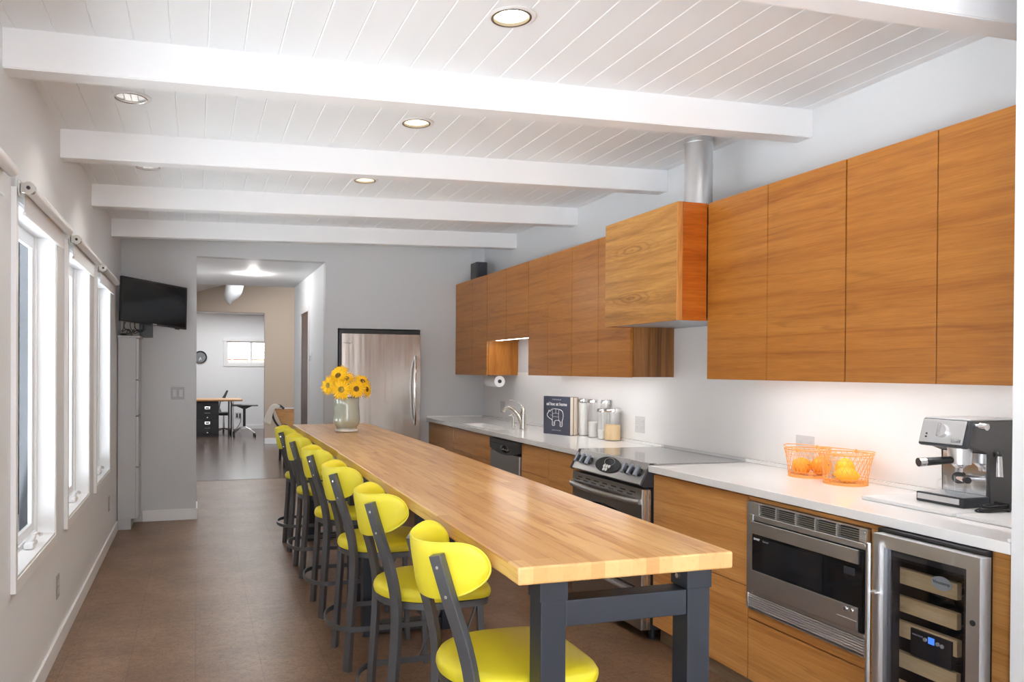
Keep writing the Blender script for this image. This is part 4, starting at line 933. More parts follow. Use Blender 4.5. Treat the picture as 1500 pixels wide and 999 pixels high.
# wire baskets with fruit
def basket(label, cx, cy, rb, rt, h):
    t = thing('wire_basket', label, 'basket', (cx, cy, ZT), 'orange wire fruit baskets')
    def prof(q): return rb + (rt - rb) * (q ** 1.6)
    bm = B(); n = 30; st = 8
    for sgn in (1, -1):
        for k in range(n):
            pts = []
            for i in range(st + 1):
                q = i / st; a = 2 * math.pi * k / n + sgn * 0.55 * q; r = prof(q); pts.append((cx + r * math.cos(a), cy + r * math.sin(a), ZT + 0.012 + (h - 0.014) * q))
            tube(bm, pts, 0.0012, 4)
    part('mesh_wall', bm, 'orangewire', t)
    bm = B()
    for q, rr in ((1.0, 0.0032), (0.80, 0.0014), (0.12, 0.0016)): tube(bm, [(cx + prof(q) * math.cos(2 * math.pi * k / 48), cy + prof(q) * math.sin(2 * math.pi * k / 48), ZT + 0.012 + (h - 0.014) * q) for k in range(48)], rr, 6, True)
    part('rim', bm, 'orangewire', t)
    bm = B(); lathe(bm, [(0, 0.003), (rb - 0.004, 0.003), (rb, 0.0), (rb + 0.0015, 0.0), (rb + 0.0015, 0.013), (rb - 0.0015, 0.013), (rb - 0.002, 0.006), (0, 0.006)], (cx, cy, ZT), 48); part('base', bm, 'orangewire', t)
    bm = B(); tube(bm, [(cx + (rt + 0.003) * math.cos(a), cy + (rt + 0.003) * math.sin(a), ZT + h + 0.004 + 0.010 * abs(math.sin(a - 0.4))) for a in [0.4 + math.pi * k / 24 for k in range(25)]], 0.0022, 6)
    tube(bm, [(cx + (rt + 0.003) * math.cos(a), cy + (rt + 0.003) * math.sin(a), ZT + h + 0.003 + 0.006 * abs(math.sin(a - 0.4))) for a in [0.4 - math.pi * k / 24 for k in range(25)]], 0.0022, 6)
    for a in (0.4, 0.4 + math.pi): ellipsoid(bm, (cx + (rt + 0.002) * math.cos(a), cy + (rt + 0.002) * math.sin(a), ZT + h), 0.008, 0.008, 0.010, seg=12)
    part('handle', bm, 'orangewire', t)
basket('orange wire basket of oranges, the left of two', 2.822, 3.018, 0.084, 0.102, 0.135)
basket('orange wire basket of lemons, the right of two', 2.806, 2.772, 0.089, 0.112, 0.140)
def fruit(nm, label, c, rx, ry, rz, m, tip=0.0, rot=0.0):
    o_ = Vector(c); bm = B(); t_ = bmesh.new(); bmesh.ops.create_uvsphere(t_, u_segments=28, v_segments=18, radius=1.0)
    for v in t_.verts:
        s = max(0.0, (abs(v.co.x) - 0.8)) / 0.2; f = 1 + tip * s * s
        v.co = Vector((v.co.x * rx * f, v.co.y * ry, v.co.z * rz))
    t_.transform(Matrix.Translation(o_) @ Matrix.Rotation(rot, 4, 'Z')); me = bpy.data.meshes.new('t'); t_.to_mesh(me); t_.free(); bm.from_mesh(me); bpy.data.meshes.remove(me)
    o = finish(nm, bm, m, loc=(c[0], c[1], c[2] - rz)); tag(o, label, nm, 'fruit in the wire baskets')
    b2 = B(); lathe(b2, [(0, 0.0), (0.004, 0.0), (0.003, 0.003), (0, 0.003)], o_ + Vector((0, -ry * 0.98 * math.cos(rot), rz * 0.25)), 10, axis=(0, -1, 0.3)); part('stem_scar', b2, 'brown', o)
fruit('orange', 'round orange at the left in the left basket', (2.792, 3.022, ZT + 0.051), 0.044, 0.044, 0.042, 'orange')
fruit('orange', 'larger orange at the right in the left basket', (2.862, 2.974, ZT + 0.054), 0.047, 0.046, 0.046, 'orange')
fruit('lemon', 'plump lemon lying at the front of the right basket', (2.792, 2.752, ZT + 0.042), 0.050, 0.036, 0.035, 'lemon', 0.18, R(-70))
fruit('lemon', 'lemon propped upright behind another in the right basket', (2.838, 2.806, ZT + 0.060), 0.040, 0.036, 0.052, 'lemon', 0.1, R(-60))

# white boards under the coffee machine
bm = B(); box(bm, 2.530, 2.930, 2.035, 2.420, ZT + 0.0005, ZT + 0.0145, 0.003); o = finish('cutting_board', bm, 'white', loc=(2.73, 2.2, ZT)); tag(o, 'thin white board under the coffee machine', 'board', 'white boards on the worktop')
bm = B(); box(bm, 2.535, 2.930, 1.700, 2.027, ZT + 0.0005, ZT + 0.0145, 0.003); o = finish('cutting_board', bm, 'white', loc=(2.73, 1.87, ZT)); tag(o, 'thin white board at the near end of the worktop, right of the coffee machine', 'board', 'white boards on the worktop')

# espresso machine
t = esp = thing('espresso_machine', 'black and steel espresso machine on a white board', 'coffee machine', (2.78, 2.18, ZT + 0.015))
e0, e1, ez = 2.085, 2.276, ZT + 0.0152
bm = B(); prism(bm, [(2.772, e0, ez), (2.93, e0, ez), (2.93, e0, 1.281), (2.690, e0, 1.281), (2.664, e0, 1.190), (2.772, e0, 1.160)], (0, e1 - e0, 0)); bmesh.ops.bevel(bm, geom=bm.edges[:], offset=0.003, segments=2, affect='EDGES'); part('housing', bm, 'charcoal', t)
fd = Vector((2.676 - 2.648, 0, 1.283 - 1.184)).normalized()
def fpt(y, s, d=0.0): return Vector((2.648, y, 1.184)) + fd * s + Vector((-fd.z, 0, fd.x)) * d
mt = Matrix((Vector((0, -1, 0)), fd, Vector((-fd.z, 0, fd.x)))).transposed().to_4x4()
def fbox(y, s, w, h, d0, d1, bev):
    m2 = mt.copy(); m2.translation = fpt(y, s, (d0 + d1) / 2); bm = B(); obb(bm, m2, w, h, d1 - d0, bev); return bm
part('front_surround', fbox(2.1805, 0.0515, 0.190, 0.104, -0.022, 0.0, 0.006), 'darkgrey', t)
hp_ = part('control_panel', fbox(2.1825, 0.054, 0.172, 0.090, 0.0002, 0.004, 0.003), 'steel', t)
bm = B(); cyl(bm, fpt(2.182, 0.056, 0.004), fpt(2.182, 0.056, 0.018), 0.026, 0.024, 32); part('dial', bm, 'steel', hp_)
part('dial_grip', fbox(2.182, 0.056, 0.011, 0.050, 0.018, 0.028, 0.004), 'chrome', hp_)
bm = B()
for s in (0.042, 0.030): cyl(bm, fpt(2.243, s, 0.004), fpt(2.243, s, 0.007), 0.003, seg=10)
part('indicator', bm, 'black', hp_)
part('badge', fbox(2.122, 0.022, 0.036, 0.013, 0.004, 0.0052, 0.002), 'darkgrey', hp_)
part('badge_face', fbox(2.122, 0.022, 0.033, 0.0105, 0.0052, 0.0056, 0.001), 'grey', hp_)
text_part('lettering', "De'Longhi", 0.0085, fpt(2.122, 0.0190, 0.0057), (0, -1, 0), fd, 'darkgrey', hp_, align='CENTER', extrude=0.0003)
bm = B(); box(bm, 2.680, 2.92, e0 + 0.004, e1 - 0.004, 1.281, 1.288, 0.003); part('top_tray', bm, 'steel', t)
bm = B(); box(bm, 2.768, 2.773, e0 + 0.012, e1 - 0.008, 1.005, 1.158, 0.001); part('splash_panel', bm, 'chrome', t)
bm = B(); cyl(bm, (2.712, 2.155, 1.190), (2.712, 2.155, 1.118), 0.040, 0.037, 32); part('group_head', bm, 'steel', t)
bm = B(); cyl(bm, (2.712, 2.155, 1.118), (2.712, 2.155, 1.102), 0.030, 0.012, 24); tube(bm, [(2.712, 2.148, 1.104), (2.708, 2.146, 1.088)], 0.006, 8); tube(bm, [(2.712, 2.162, 1.104), (2.708, 2.164, 1.088)], 0.006, 8); pf = part('portafilter', bm, 'chrome', t)
bm = B(); cyl(bm, (2.680, 2.160, 1.133), (2.580, 2.186, 1.126), 0.0135, 0.0155, 20); part('handle', bm, 'black', pf)
bm = B(); cyl(bm, (2.580, 2.186, 1.126), (2.556, 2.192, 1.1245), 0.0168, 0.0165, 20); part('end_cap', bm, 'chrome', pf)
bm = B(); cyl(bm, (2.772, 2.200, 1.059), (2.758, 2.196, 1.059), 0.0235, 0.0225, 24); tp = part('tamper', bm, 'black', t)
bm = B(); cyl(bm, (2.758, 2.196, 1.059), (2.712, 2.128, 1.061), 0.0105, 0.0105, 18); part('stem', bm, 'chrome', tp)
bm = B(); cyl(bm, (2.715, 2.132, 1.061), (2.705, 2.117, 1.0615), 0.0125, 0.012, 18); part('tip', bm, 'black', tp)
bm = B(); box(bm, 2.645, 2.771, e0 - 0.001, e1 + 0.001, ez, ez + 0.036, 0.004); dt = part('drip_tray', bm, 'darkgrey', t)
bm = B(); box(bm, 2.6425, 2.6455, e0 + 0.016, e1 - 0.006, ez + 0.010, ez + 0.031, 0.0012); part('label_strip', bm, 'steel', dt)
bm = B(); box(bm, 2.652, 2.766, e0 + 0.006, e1 - 0.006, ez + 0.036, ez + 0.0385, 0.001)
part('grid', bm, 'steel', dt)
bm = B(); cyl(bm, (2.695, e0 + 0.002, 1.264), (2.695, e0 - 0.022, 1.264), 0.008, seg=16); cyl(bm, (2.695, e0 - 0.022, 1.264), (2.695, e0 - 0.046, 1.263), 0.0135, 0.0125, 20); part('steam_knob', bm, 'chrome', t)
bm = B(); ellipsoid(bm, (2.797, e0 - 0.010, 1.158), 0.014, 0.014, 0.014, seg=16); sw = part('steam_wand_pivot', bm, 'black', t)
bm = B(); cyl(bm, (2.795, e0 - 0.014, 1.150), (2.778, e0 - 0.030, 1.078), 0.0105, 0.0115, 18); part('steam_wand', bm, 'chrome', sw)
jc = (2.706, 2.166, ez + 0.040)
t = thing('measuring_jug', 'small clear jug on the drip tray under the coffee spout', 'jug', jc)
bm = B(); lathe(bm, [(0, 0.0), (0.030, 0.0), (0.033, 0.004), (0.038, 0.066), (0.0395, 0.068), (0.0365, 0.066), (0.0315, 0.006), (0, 0.004)], jc, 32); part('glass_body', bm, 'clearglass', t)
bm = B(); tube(bm, smooth_path([(2.706 - 0.035, 2.166 + 0.012, jc[2] + 0.058), (2.706 - 0.058, 2.186, jc[2] + 0.050), (2.706 - 0.058, 2.186, jc[2] + 0.025), (2.706 - 0.033, 2.178, jc[2] + 0.014)]), 0.003, 8); part('handle', bm, 'clearglass', t)
# power cord
bm = B(); pts = []
for k in range(140):
    a = 2 * math.pi * k / 28; r = 0.006 * (k // 28)
    pts.append((2.735 + (0.112 - r) * math.cos(a), 2.016 + (0.024 - r * 0.4) * math.sin(a) + 0.006 * math.sin(a * 0.37), ZT + 0.0185 + 0.0048 * (k // 28) + 0.0018 * math.sin(3 * a)))
pts += [(2.86, 2.02, ZT + 0.030), (2.90, 2.05, ZT + 0.022)]
tube(bm, pts, 0.0033, 6); pcd = part('power_cord', bm, 'black', esp, 'coiled black cord')
bm = B(); box(bm, 2.735, 2.747, 1.988, 2.044, ZT + 0.0155, ZT + 0.046, 0.004); part('tie', bm, 'black', pcd)

# ================================================================== TABLES
def tabletop(bm, x0, x1, y0, y1, zn, zf, th):
    box(bm, x0, x1, y0, y1, -th, 0.0, 0.006, 3)
    for v in bm.verts: v.co.z += zn + (zf - zn) * (v.co.y - y0) / (y1 - y0)
def leg(bm, xa, xb, ya, yb, zt): box(bm, xa, xb, ya, yb, 0.0, zt, 0.004)
def table(label, x0, x1, y0, y1, zn, zf, trestles, xl, xr):
    t = thing('butcher_block_table', label, 'table', ((x0 + x1) / 2, (y0 + y1) / 2, 0), 'butcher block tables end to end')
    bm = B(); tabletop(bm, x0, x1, y0, y1, zn, zf, 0.047); part('tabletop', bm, 'butcher', t)
    for yt in trestles:
        zt = zn + (zf - zn) * (yt + 0.05 - y0) / (y1 - y0) - 0.0475
        for (xa, xb), inner in ((xl, 1), (xr, -1)):
            bm = B(); box(bm, xa + 0.004, xb - 0.004, yt + 0.003, yt + 0.076, 0.0, zt - 0.06, 0.004); lg = part('leg', bm, 'steelblue', t)
            bm = B(); box(bm, xa, xb, yt, yt + 0.079, zt - 0.066, zt, 0.003); part('sleeve', bm, 'steelblue', lg)
            bm = B(); xx = xb if inner == 1 else xa; cyl(bm, (xx - 0.001 * inner, yt + 0.04, zt - 0.036), (xx + 0.007 * inner, yt + 0.04, zt - 0.036), 0.010, 0.008, 6); part('bolt', bm, 'chrome', lg)
        bm = B(); box(bm, xl[1] - 0.004, xr[0] + 0.004, yt + 0.006, yt + 0.074, zt - 0.139, zt - 0.067, 0.005); part('crossbar', bm, 'steelblue', t)
        bm = B(); box(bm, xl[1] - 0.004, xr[0] + 0.004, yt + 0.010, yt + 0.080, 0.012, 0.066, 0.004); part('floor_rail', bm, 'black', t)
    return t
table('long maple butcher block table nearest the camera', 0.779, 1.424, 1.790, 4.411, 0.958, 0.981, [1.845, 4.09], (0.865, 0.947), (1.315, 1.397))
table('maple butcher block table at the far end, carrying the vase', 0.786, 1.436, 4.4115, 6.624, 0.981, 0.982, [4.62, 6.50], (0.890, 0.970), (1.320, 1.400))

# ================================================================== BAR STOOLS (seat centre at origin, sitter faces +x)
def make_stool(label):
    t = thing('bar_stool', label, 'bar stool', (0, 0, 0), 'yellow bar stools along the table')
    # seat outline: round at the back, squared at the front
    def outline(r=1.0, n=56):
        o = []
        for k in range(n):
            a = 2 * math.pi * k / n; c, s = math.cos(a), math.sin(a); p = 2.0 if c < 0 else 2.0 + 3.2 * min(1, c * 1.6)
            d = (abs(c) ** p + abs(s) ** p) ** (-1 / p); o.append((0.223 * r * d * c, 0.215 * r * d * s))
        return o
    bm = B(); rings = []
    for r, z in ((0.90, 0.566), (0.985, 0.570), (1.0, 0.582), (0.995, 0.594), (0.965, 0.606), (0.86, 0.615), (0.6, 0.621), (0.3, 0.624)):
        rings.append([bm.verts.new((x, y, z)) for x, y in outline(r)])
    for a, b in zip(rings, rings[1:]):
        for k in range(len(a)): bm.faces.new((a[k], a[(k + 1) % len(a)], b[(k + 1) % len(a)], b[k]))
    bm.faces.new(rings[0][::-1]); c = bm.verts.new((0, 0, 0.625))
    for k in range(len(rings[-1])): bm.faces.new((rings[-1][k], rings[-1][(k + 1) % len(rings[-1])], c))
    part('seat', bm, 'yellow', t, local=True, sharp=60)
    bm = B(); prism(bm, [(x, y, 0.540) for x, y in outline(0.965)], (0, 0, 0.0255)); part('seat_frame', bm, 'gunmetal', t, local=True)
    # curved upholstered back leaning rearwards
    Rc, xc0, lean = 0.195, -0.098, 0.16
    def bpt(s, z, d):   # s: arc position (-1..1), z height, d towards the sitter; the whole back leans rearwards
        a = s * R(79); r = Rc - d; x = xc0 - r * math.cos(a)
        return Vector((x - lean * (z - 0.87), r * math.sin(a), z + lean * (x + 0.25)))
    def zlim(s):
        q = min(1.0, abs(s)); e = max(0.0, (q - 0.66) / 0.34)
        return 0.900 - 0.085 * max(0.0, 1 - q ** 2.3) ** 0.5, 0.900 + 0.076 * max(0.0, 1 - e * e) ** 0.5
    bm = B(); nu, nv_, th = 40, 10, 0.036; F, Bk = [], []
    for i in range(nu + 1):
        s = math.sin(math.pi / 2 * (-1 + 2 * i / nu)); s = max(-0.9995, min(0.9995, s)); z0, z1 = zlim(s); endf = min(1.0, (z1 - z0) / 0.07) ** 0.7; rowf, rowb = [], []
        zm = (z0 + z1) / 2; hh = (z1 - z0) / 2
        for j in range(nv_ + 1):
            v = -1 + 2 * j / nv_; z = zm + hh * v; puff = (1 - abs(v) ** 6) * endf
            rowb.append(bm.verts.new(bpt(s, z, 0.004 * (1 - puff)))); rowf.append(bm.verts.new(bpt(s, z, 0.012 + (th - 0.012) * puff)))
        F.append(rowf); Bk.append(rowb)
    for i in range(nu):
        for j in range(nv_):
            bm.faces.new((Bk[i][j], Bk[i + 1][j], Bk[i + 1][j + 1], Bk[i][j + 1])); bm.faces.new((F[i][j], F[i][j + 1], F[i + 1][j + 1], F[i + 1][j]))
        bm.faces.new((Bk[i][0], F[i][0], F[i + 1][0], Bk[i + 1][0])); bm.faces.new((Bk[i][nv_], Bk[i + 1][nv_], F[i + 1][nv_], F[i][nv_]))
    for i in (0, nu):
        for j in range(nv_): bm.faces.new((Bk[i][j], Bk[i][j + 1], F[i][j + 1], F[i][j]))
    rim = [v.co.copy() for v in [Bk[i][nv_] for i in range(nu + 1)] + [Bk[i][0] for i in range(nu, -1, -1)]]
    bk_ = part('backrest', bm, 'yellow', t, local=True, sharp=70)
    # welt around the rear edge
    pr = []
    for p in rim:
        if not pr or (p - pr[-1]).length > 0.006: pr.append(p)
    bm = B(); tube(bm, [p + Vector((0.003, 0, 0)) for p in pr], 0.0034, 6, True); part('piping', bm, 'yellowpipe', bk_, local=True)
    # rear legs carry the back
    for s in (-1, 1):
        pth = smooth_path([(-0.205, 0.172 * s, 0.0), (-0.192, 0.172 * s, 0.22), (-0.178, 0.171 * s, 0.44), (-0.178, 0.168 * s, 0.58), (-0.200, 0.158 * s, 0.70), (-0.236, 0.143 * s, 0.82), (-0.272, 0.128 * s, 0.948)], 5)
        bm = B(); sweep(bm, pth, rrect(0.027, 0.040, 0.004), up=(-0.60 * s, -0.80, 0)); lg = part('rear_leg', bm, 'gunmetal', t, local=True)
        for z in (0.915, 0.835):
            q = (z - 0.82) / 0.128; ctr = Vector((-0.236 - 0.036 * q, (0.143 - 0.015 * q) * s, z)); nn = Vector((-0.80, 0.60 * s, 0))
            bm = B(); cyl(bm, ctr + nn * 0.010, ctr + nn * 0.0152, 0.0050, seg=12); part('screw', bm, 'nickel', lg, local=True)
    for s in (-1, 1):
        bm = B(); sweep(bm, [(0.165, 0.155 * s, 0.541), (0.175, 0.163 * s, 0.30), (0.190, 0.172 * s, 0.0)], rrect(0.026, 0.026, 0.004), up=(0, 1, 0)); part('front_leg', bm, 'gunmetal', t, local=True)
    # footrest hoop outside the legs
    pts = [(0.20, 0.195), (0.0, 0.197), (-0.17, 0.197)]
    arc = [(-0.17 - 0.115 * math.sin(R(q)), 0.197 * math.cos(R(q))) for q in range(15, 180, 15)]
    loop = [(0.205, 0.185)] + pts + arc + [(-0.17, -0.197), (0.0, -0.197), (0.20, -0.195), (0.205, -0.185)]
    bm = B(); sweep(bm, [(x, y, 0.205) for x, y in loop], rect(0.008, 0.024), closed=True, up=(0, 0, 1)); part('footrest', bm, 'gunmetal', t, local=True)
    for s in (-1, 1):
        bm = B(); sweep(bm, [(0.155, 0.150 * s, 0.535), (0.02, 0.188 * s, 0.222)], rect(0.012, 0.006), up=(1, 0, 0)); part('brace', bm, 'gunmetal', t, local=True)
    return t
stool_y = [2.145, 2.998, 3.830, 4.655, 5.545, 6.355]
stool_l = ['yellow vinyl bar stool nearest the camera, seat corner reaching past the table leg', 'yellow bar stool second from the camera, right behind the nearest one', 'yellow bar stool third from the camera along the table', 'yellow bar stool third from the far end of the row',
           'yellow bar stool second from the far end of the row', 'yellow bar stool farthest from the camera, beside the passage opening']
st0 = make_stool(stool_l[0]); st0.location = (0.905, stool_y[0], 0)
for y, l, dx in zip(stool_y[1:], stool_l[1:], (0.0, 0.0, 0.004, 0.006, 0.012)): dup(st0, (0.905 + dx, y, 0), l)

# ================================================================== VASE OF SUNFLOWERS
VX, VY, VZ = 1.089, 5.765, 0.9825
K = 0.929            # the bouquet's size relative to its drawing
def at_scale(p): return (p[0] * K, p[1] * K, H0 + (p[2] - H0) * K)
H0 = 1.458
t = thing('vase', 'grey green glazed footed vase on the far table', 'vase', (VX, VY, VZ))
vp = lambda P: [(a * K, b * K) for a, b in P]
bm = B(); lathe(bm, vp([(0, 0.004), (0.080, 0.0), (0.090, 0.004), (0.091, 0.016), (0.084, 0.026), (0.081, 0.034), (0.090, 0.046), (0.104, 0.066), (0.110, 0.092), (0.109, 0.125), (0.104, 0.175), (0.101, 0.225), (0.104, 0.262), (0.108, 0.276), (0.105, 0.279), (0.099, 0.268), (0.096, 0.225), (0.100, 0.12), (0.09, 0.06), (0, 0.05)]), (VX, VY, VZ), 56); part('body', bm, 'celadon', t)
bm = B(); lathe(bm, vp([(0.0905, 0.0055), (0.0920, 0.010), (0.0920, 0.017), (0.088, 0.023)]), (VX, VY, VZ), 56); part('foot_ring', bm, 'white', t, 'pale glazed foot ring')
def sunflower(label, c, face, r, dm='disc', petals=26):
    c = Vector(at_scale(c)); r = r * K; A = Vector(face).normalized(); uu, ww = frame_of(A); base = Vector((VX + (c.x - VX) * 0.25, VY + (c.y - VY) * 0.25, VZ + 0.075))
    t = thing('sunflower', label, 'flower', base, 'sunflowers in the vase')
    bm = B(); rnd = random.Random(int(abs(c.x * 1000 + c.z * 777)))
    for ring, (np_, rl, lift) in enumerate(((petals, 1.0, 0.0), (petals - 3, 0.86, 0.006))):
        for k in range(np_):
            a = 2 * math.pi * (k + 0.5 * ring + rnd.uniform(-.15, .15)) / np_; L = r * rl * rnd.uniform(0.92, 1.14); wd_ = r * 0.082
            rad = uu * math.cos(a) + ww * math.sin(a); tan = -uu * math.sin(a) + ww * math.cos(a); bend = rnd.uniform(-0.20, 0.10); vs = []
            for q, w in ((0.22, 0.6), (0.45, 0.95), (0.68, 1.0), (0.86, 0.62), (1.0, 0.04)):
                h = lift + r * (0.10 + bend * q * q); p = c + rad * (L * q) + A * h
                vs.append((bm.verts.new(p + tan * wd_ * w), bm.verts.new(p + A * (-0.004)), bm.verts.new(p - tan * wd_ * w)))
            for p0, p1 in zip(vs, vs[1:]):
                bm.faces.new((p0[0], p1[0], p1[1], p0[1])); bm.faces.new((p0[1], p1[1], p1[2], p0[2]))
    part('petals', bm, 'petal', t, sharp=80)
    bm = B(); lathe(bm, [(0.0, 0.006), (r * 0.14, 0.010), (r * 0.24, 0.015), (r * 0.31, 0.011), (r * 0.33, 0.002), (r * 0.25, -0.012), (0, -0.016)], c, 28, axis=A); part('flower_disc', bm, dm, t)
    bm = B(); tube(bm, smooth_path([c - A * 0.012, c - A * 0.05 + Vector((0, 0, -0.02)), Vector((VX + (c.x - VX) * 0.45, VY + (c.y - VY) * 0.45, VZ + 0.255)), base], 5), 0.005, 8); part('stem', bm, 'stem', t)
FV = Vector((-0.28, -0.95, 0.10))
sunflower('sunflower facing the camera at the front left of the vase', (1.104, 6.075, 1.292), FV, 0.085)
sunflower('sunflower facing the camera at the front right, brown centre', (1.226, 6.090, 1.296), FV + Vector((0.25, 0, 0.05)), 0.078, 'discbrown')
sunflower('sunflower tilted upward at the upper left', (1.098, 6.170, 1.400), FV + Vector((-0.35, 0.1, 0.45)), 0.082, 'discbrown')
sunflower('sunflower turned to the left edge of the bunch', (1.022, 6.180, 1.322), FV + Vector((-0.75, 0.2, 0.1)), 0.080)
sunflower('sunflower in the middle at the back of the bunch', (1.176, 6.230, 1.372), FV + Vector((0.1, 0.3, 0.6)), 0.074)
sunflower('sunflower at the upper right of the bunch, tilted up', (1.298, 6.200, 1.352), FV + Vector((0.55, 0.2, 0.6)), 0.072, 'discbrown')
sunflower('sunflower at the right edge of the bunch, dark centre', (1.330, 6.200, 1.292), FV + Vector((1.1, 0.2, 0.0)), 0.074, 'discbrown')
sunflower('topmost sunflower of the bunch', (1.126, 6.250, 1.432), FV + Vector((-0.1, 0.3, 0.7)), 0.072)

# ================================================================== TV CORNER
t = thing('television', 'flat black television tilted on a wall arm in the far corner', 'television', (-0.36, 7.46, 2.04))
ang = math.atan2(0.42, 0.545)
mt = Matrix.Translation((-0.363, 7.455, 2.043)) @ Matrix.Rotation(ang, 4, 'Z') @ Matrix.Rotation(R(4.0), 4, 'Y') @ Matrix.Rotation(R(-4), 4, 'X')
def tvb(bm, x0, x1, y0, y1, z0, z1, bev=0.0):
    m2 = mt @ Matrix.Translation(((x0 + x1) / 2, (y0 + y1) / 2, (z0 + z1) / 2)); obb(bm, m2, x1 - x0, y1 - y0, z1 - z0, bev)
TW, TH = 0.345, 0.200
bm = B(); tvb(bm, -TW, TW, 0.0, 0.022, -TH, TH, 0.004); tvb(bm, -0.22, 0.22, 0.022, 0.05, -0.14, 0.10, 0.01); part('casing', bm, 'black', t)
bm = B(); tvb(bm, -TW, TW, -0.004, 0.0, TH - 0.014, TH, 0.001); tvb(bm, -TW, TW, -0.004, 0.0, -TH, -TH + 0.018, 0.001); tvb(bm, -TW, -TW + 0.014, -0.004, 0.0, -TH + .018, TH - .014, 0.001); tvb(bm, TW - 0.014, TW, -0.004, 0.0, -TH + .018, TH - .014, 0.001); part('bezel', bm, 'black', t)
bm = B(); tvb(bm, -TW + 0.014, TW - 0.014, -0.0012, -0.0002, -TH + 0.018, TH - 0.014); part('screen', bm, 'blackgloss', t)
bm = B(); tvb(bm, -0.02, 0.02, -0.0055, -0.0035, -TH + 0.005, -TH + 0.012); part('emblem', bm, 'grey', t)
bm = B(); tvb(bm, 0.22, 0.27, -0.003, 0.01, -TH - 0.010, -TH, 0.002); part('sensor', bm, 'black', t)
t2 = thing('wall_bracket', 'black bracket on the far wall behind the television', 'bracket', (-0.45, 7.76, 1.90))
bm = B(); box(bm, -0.515, -0.395, 7.742, 7.765, 1.742, 2.06, 0.004); part('wall_plate', bm, 'black', t2)
bm = B(); sweep(bm, [(-0.455, 7.742, 1.93), (-0.40, 7.63, 1.95), (-0.380, 7.56, 1.98)], rect(0.04, 0.03), up=(0, 0, 1)); part('arm', bm, 'black', t2)
# tall cabinet
t = thing('tall_cabinet', 'tall narrow grey cabinet with drop fronts under the television', 'cabinet', (-0.58, 7.58, 0))
bm = B(); box(bm, -0.672, -0.520, 7.405, 7.750, 0.10, 1.728, 0.002); part('body', bm, 'grey', t)
bm = B(); box(bm, -0.676, -0.484, 7.395, 7.755, 1.728, 1.745, 0.003); part('top', bm, 'grey', t)
for z0, z1 in ((0.10, 0.56), (0.566, 1.02), (1.026, 1.345), (1.351, 1.722)):
    bm = B(); box(bm, -0.519, -0.497, 7.407, 7.748, z0 + 0.002, z1 - 0.002, 0.002); part('drop_front', bm, 'grey', t)
bm = B(); box(bm, -0.668, -0.560, 7.42, 7.745, 0.0, 0.10); part('plinth', bm, 'grey', t)
t = thing('set_top_box', 'small black box on top of the tall grey cabinet', 'media box', (-0.58, 7.5, 1.745))
bm = B(); box(bm, -0.660, -0.560, 7.43, 7.56, 1.7455, 1.766, 0.003); part('case', bm, 'black', t)
bm = B(); box(bm, -0.645, -0.600, 7.4285, 7.4305, 1.750, 1.761); part('front_window', bm, 'blackgloss', t)
t = thing('cable_bundle', 'tangled black cables hanging behind the television onto the cabinet', 'cable', (-0.58, 7.5, 1.77))
bm = B(); rr = random.Random(3)
for k in range(6):
    x0 = -0.64 + 0.03 * k; pts = [(x0, 7.58, 1.90 + rr.uniform(0, .05)), (x0 + rr.uniform(-.03, .03), 7.59, 1.83), (x0 + rr.uniform(-.05, .05), 7.585, 1.79), (x0 + rr.uniform(0, .06), 7.58, 1.81), (-0.60 + rr.uniform(-.04, .06), 7.59, 1.77)]
    tube(bm, smooth_path(pts, 6), 0.0035, 6)
part('cords', bm, 'black', t)

# ================================================================== OFFICE, LIVING ROOM BEYOND THE PASSAGE
t = thing('desk', 'wood topped desk on a steel leg in the office beyond', 'desk', (0.3, 17.4, 0))
bm = B(); box(bm, -1.2, 0.945, 16.85, 17.75, 0.757, 0.795, 0.012); part('desktop', bm, 'deskwood', t)
bm = B(); cyl(bm, (0.745, 17.25, 0.0), (0.745, 17.25, 0.757), 0.035, seg=24); cyl(bm, (0.745, 17.25, 0.0), (0.745, 17.25, 0.015), 0.05, seg=24); part('leg', bm, 'chrome', t)
bm = B(); box(bm, 0.660, 0.685, 17.1, 17.4, 0.0, 0.757, 0.003); part('panel_leg', bm, 'black', t)
t = thing('filing_cabinet', 'black two drawer filing cabinet under the office desk', 'filing cabinet', (0.22, 17.3, 0))
bm = B(); box(bm, -0.01, 0.46, 17.02, 17.62, 0.0, 0.735, 0.004); part('body', bm, 'black', t)
for z0, z1 in ((0.055, 0.365), (0.375, 0.70)):
    bm = B(); box(bm, 0.0, 0.45, 17.0, 17.019, z0, z1, 0.004); d = part('drawer', bm, 'black', t)
    zc = z0 + 0.235
    bm = B(); box(bm, 0.17, 0.28, 16.994, 17.0, zc - 0.025, zc + 0.03, 0.002); part('label_holder', bm, 'chrome', d)
    bm = B(); box(bm, 0.19, 0.26, 16.992, 16.9945, zc - 0.012, zc + 0.018); part('label_card', bm, 'black', d)
    bm = B(); sweep(bm, [(0.165, 17.0, zc - 0.10), (0.17, 16.975, zc - 0.105), (0.28, 16.975, zc - 0.105), (0.285, 17.0, zc - 0.10)], circ(0.006, 8)); part('handle', bm, 'chrome', d)
    bm = B(); cyl(bm, (0.225, 16.996, zc - 0.20), (0.225, 17.0, zc - 0.20), 0.012, seg=12); part('lock', bm, 'nickel', d)
t = thing('office_chair', 'black office chair behind the desk', 'chair', (0.58, 18.05, 0))
bm = B(); prism(bm, [(0.505, 18.10, 0.70), (0.60, 18.10, 0.70), (0.70, 18.16, 0.95), (0.655, 18.16, 0.955), (0.60, 18.13, 0.85)], (0, 0.03, 0)); bmesh.ops.bevel(bm, geom=bm.edges[:], offset=0.008, segments=2, affect='EDGES'); part('backrest', bm, 'black', t)
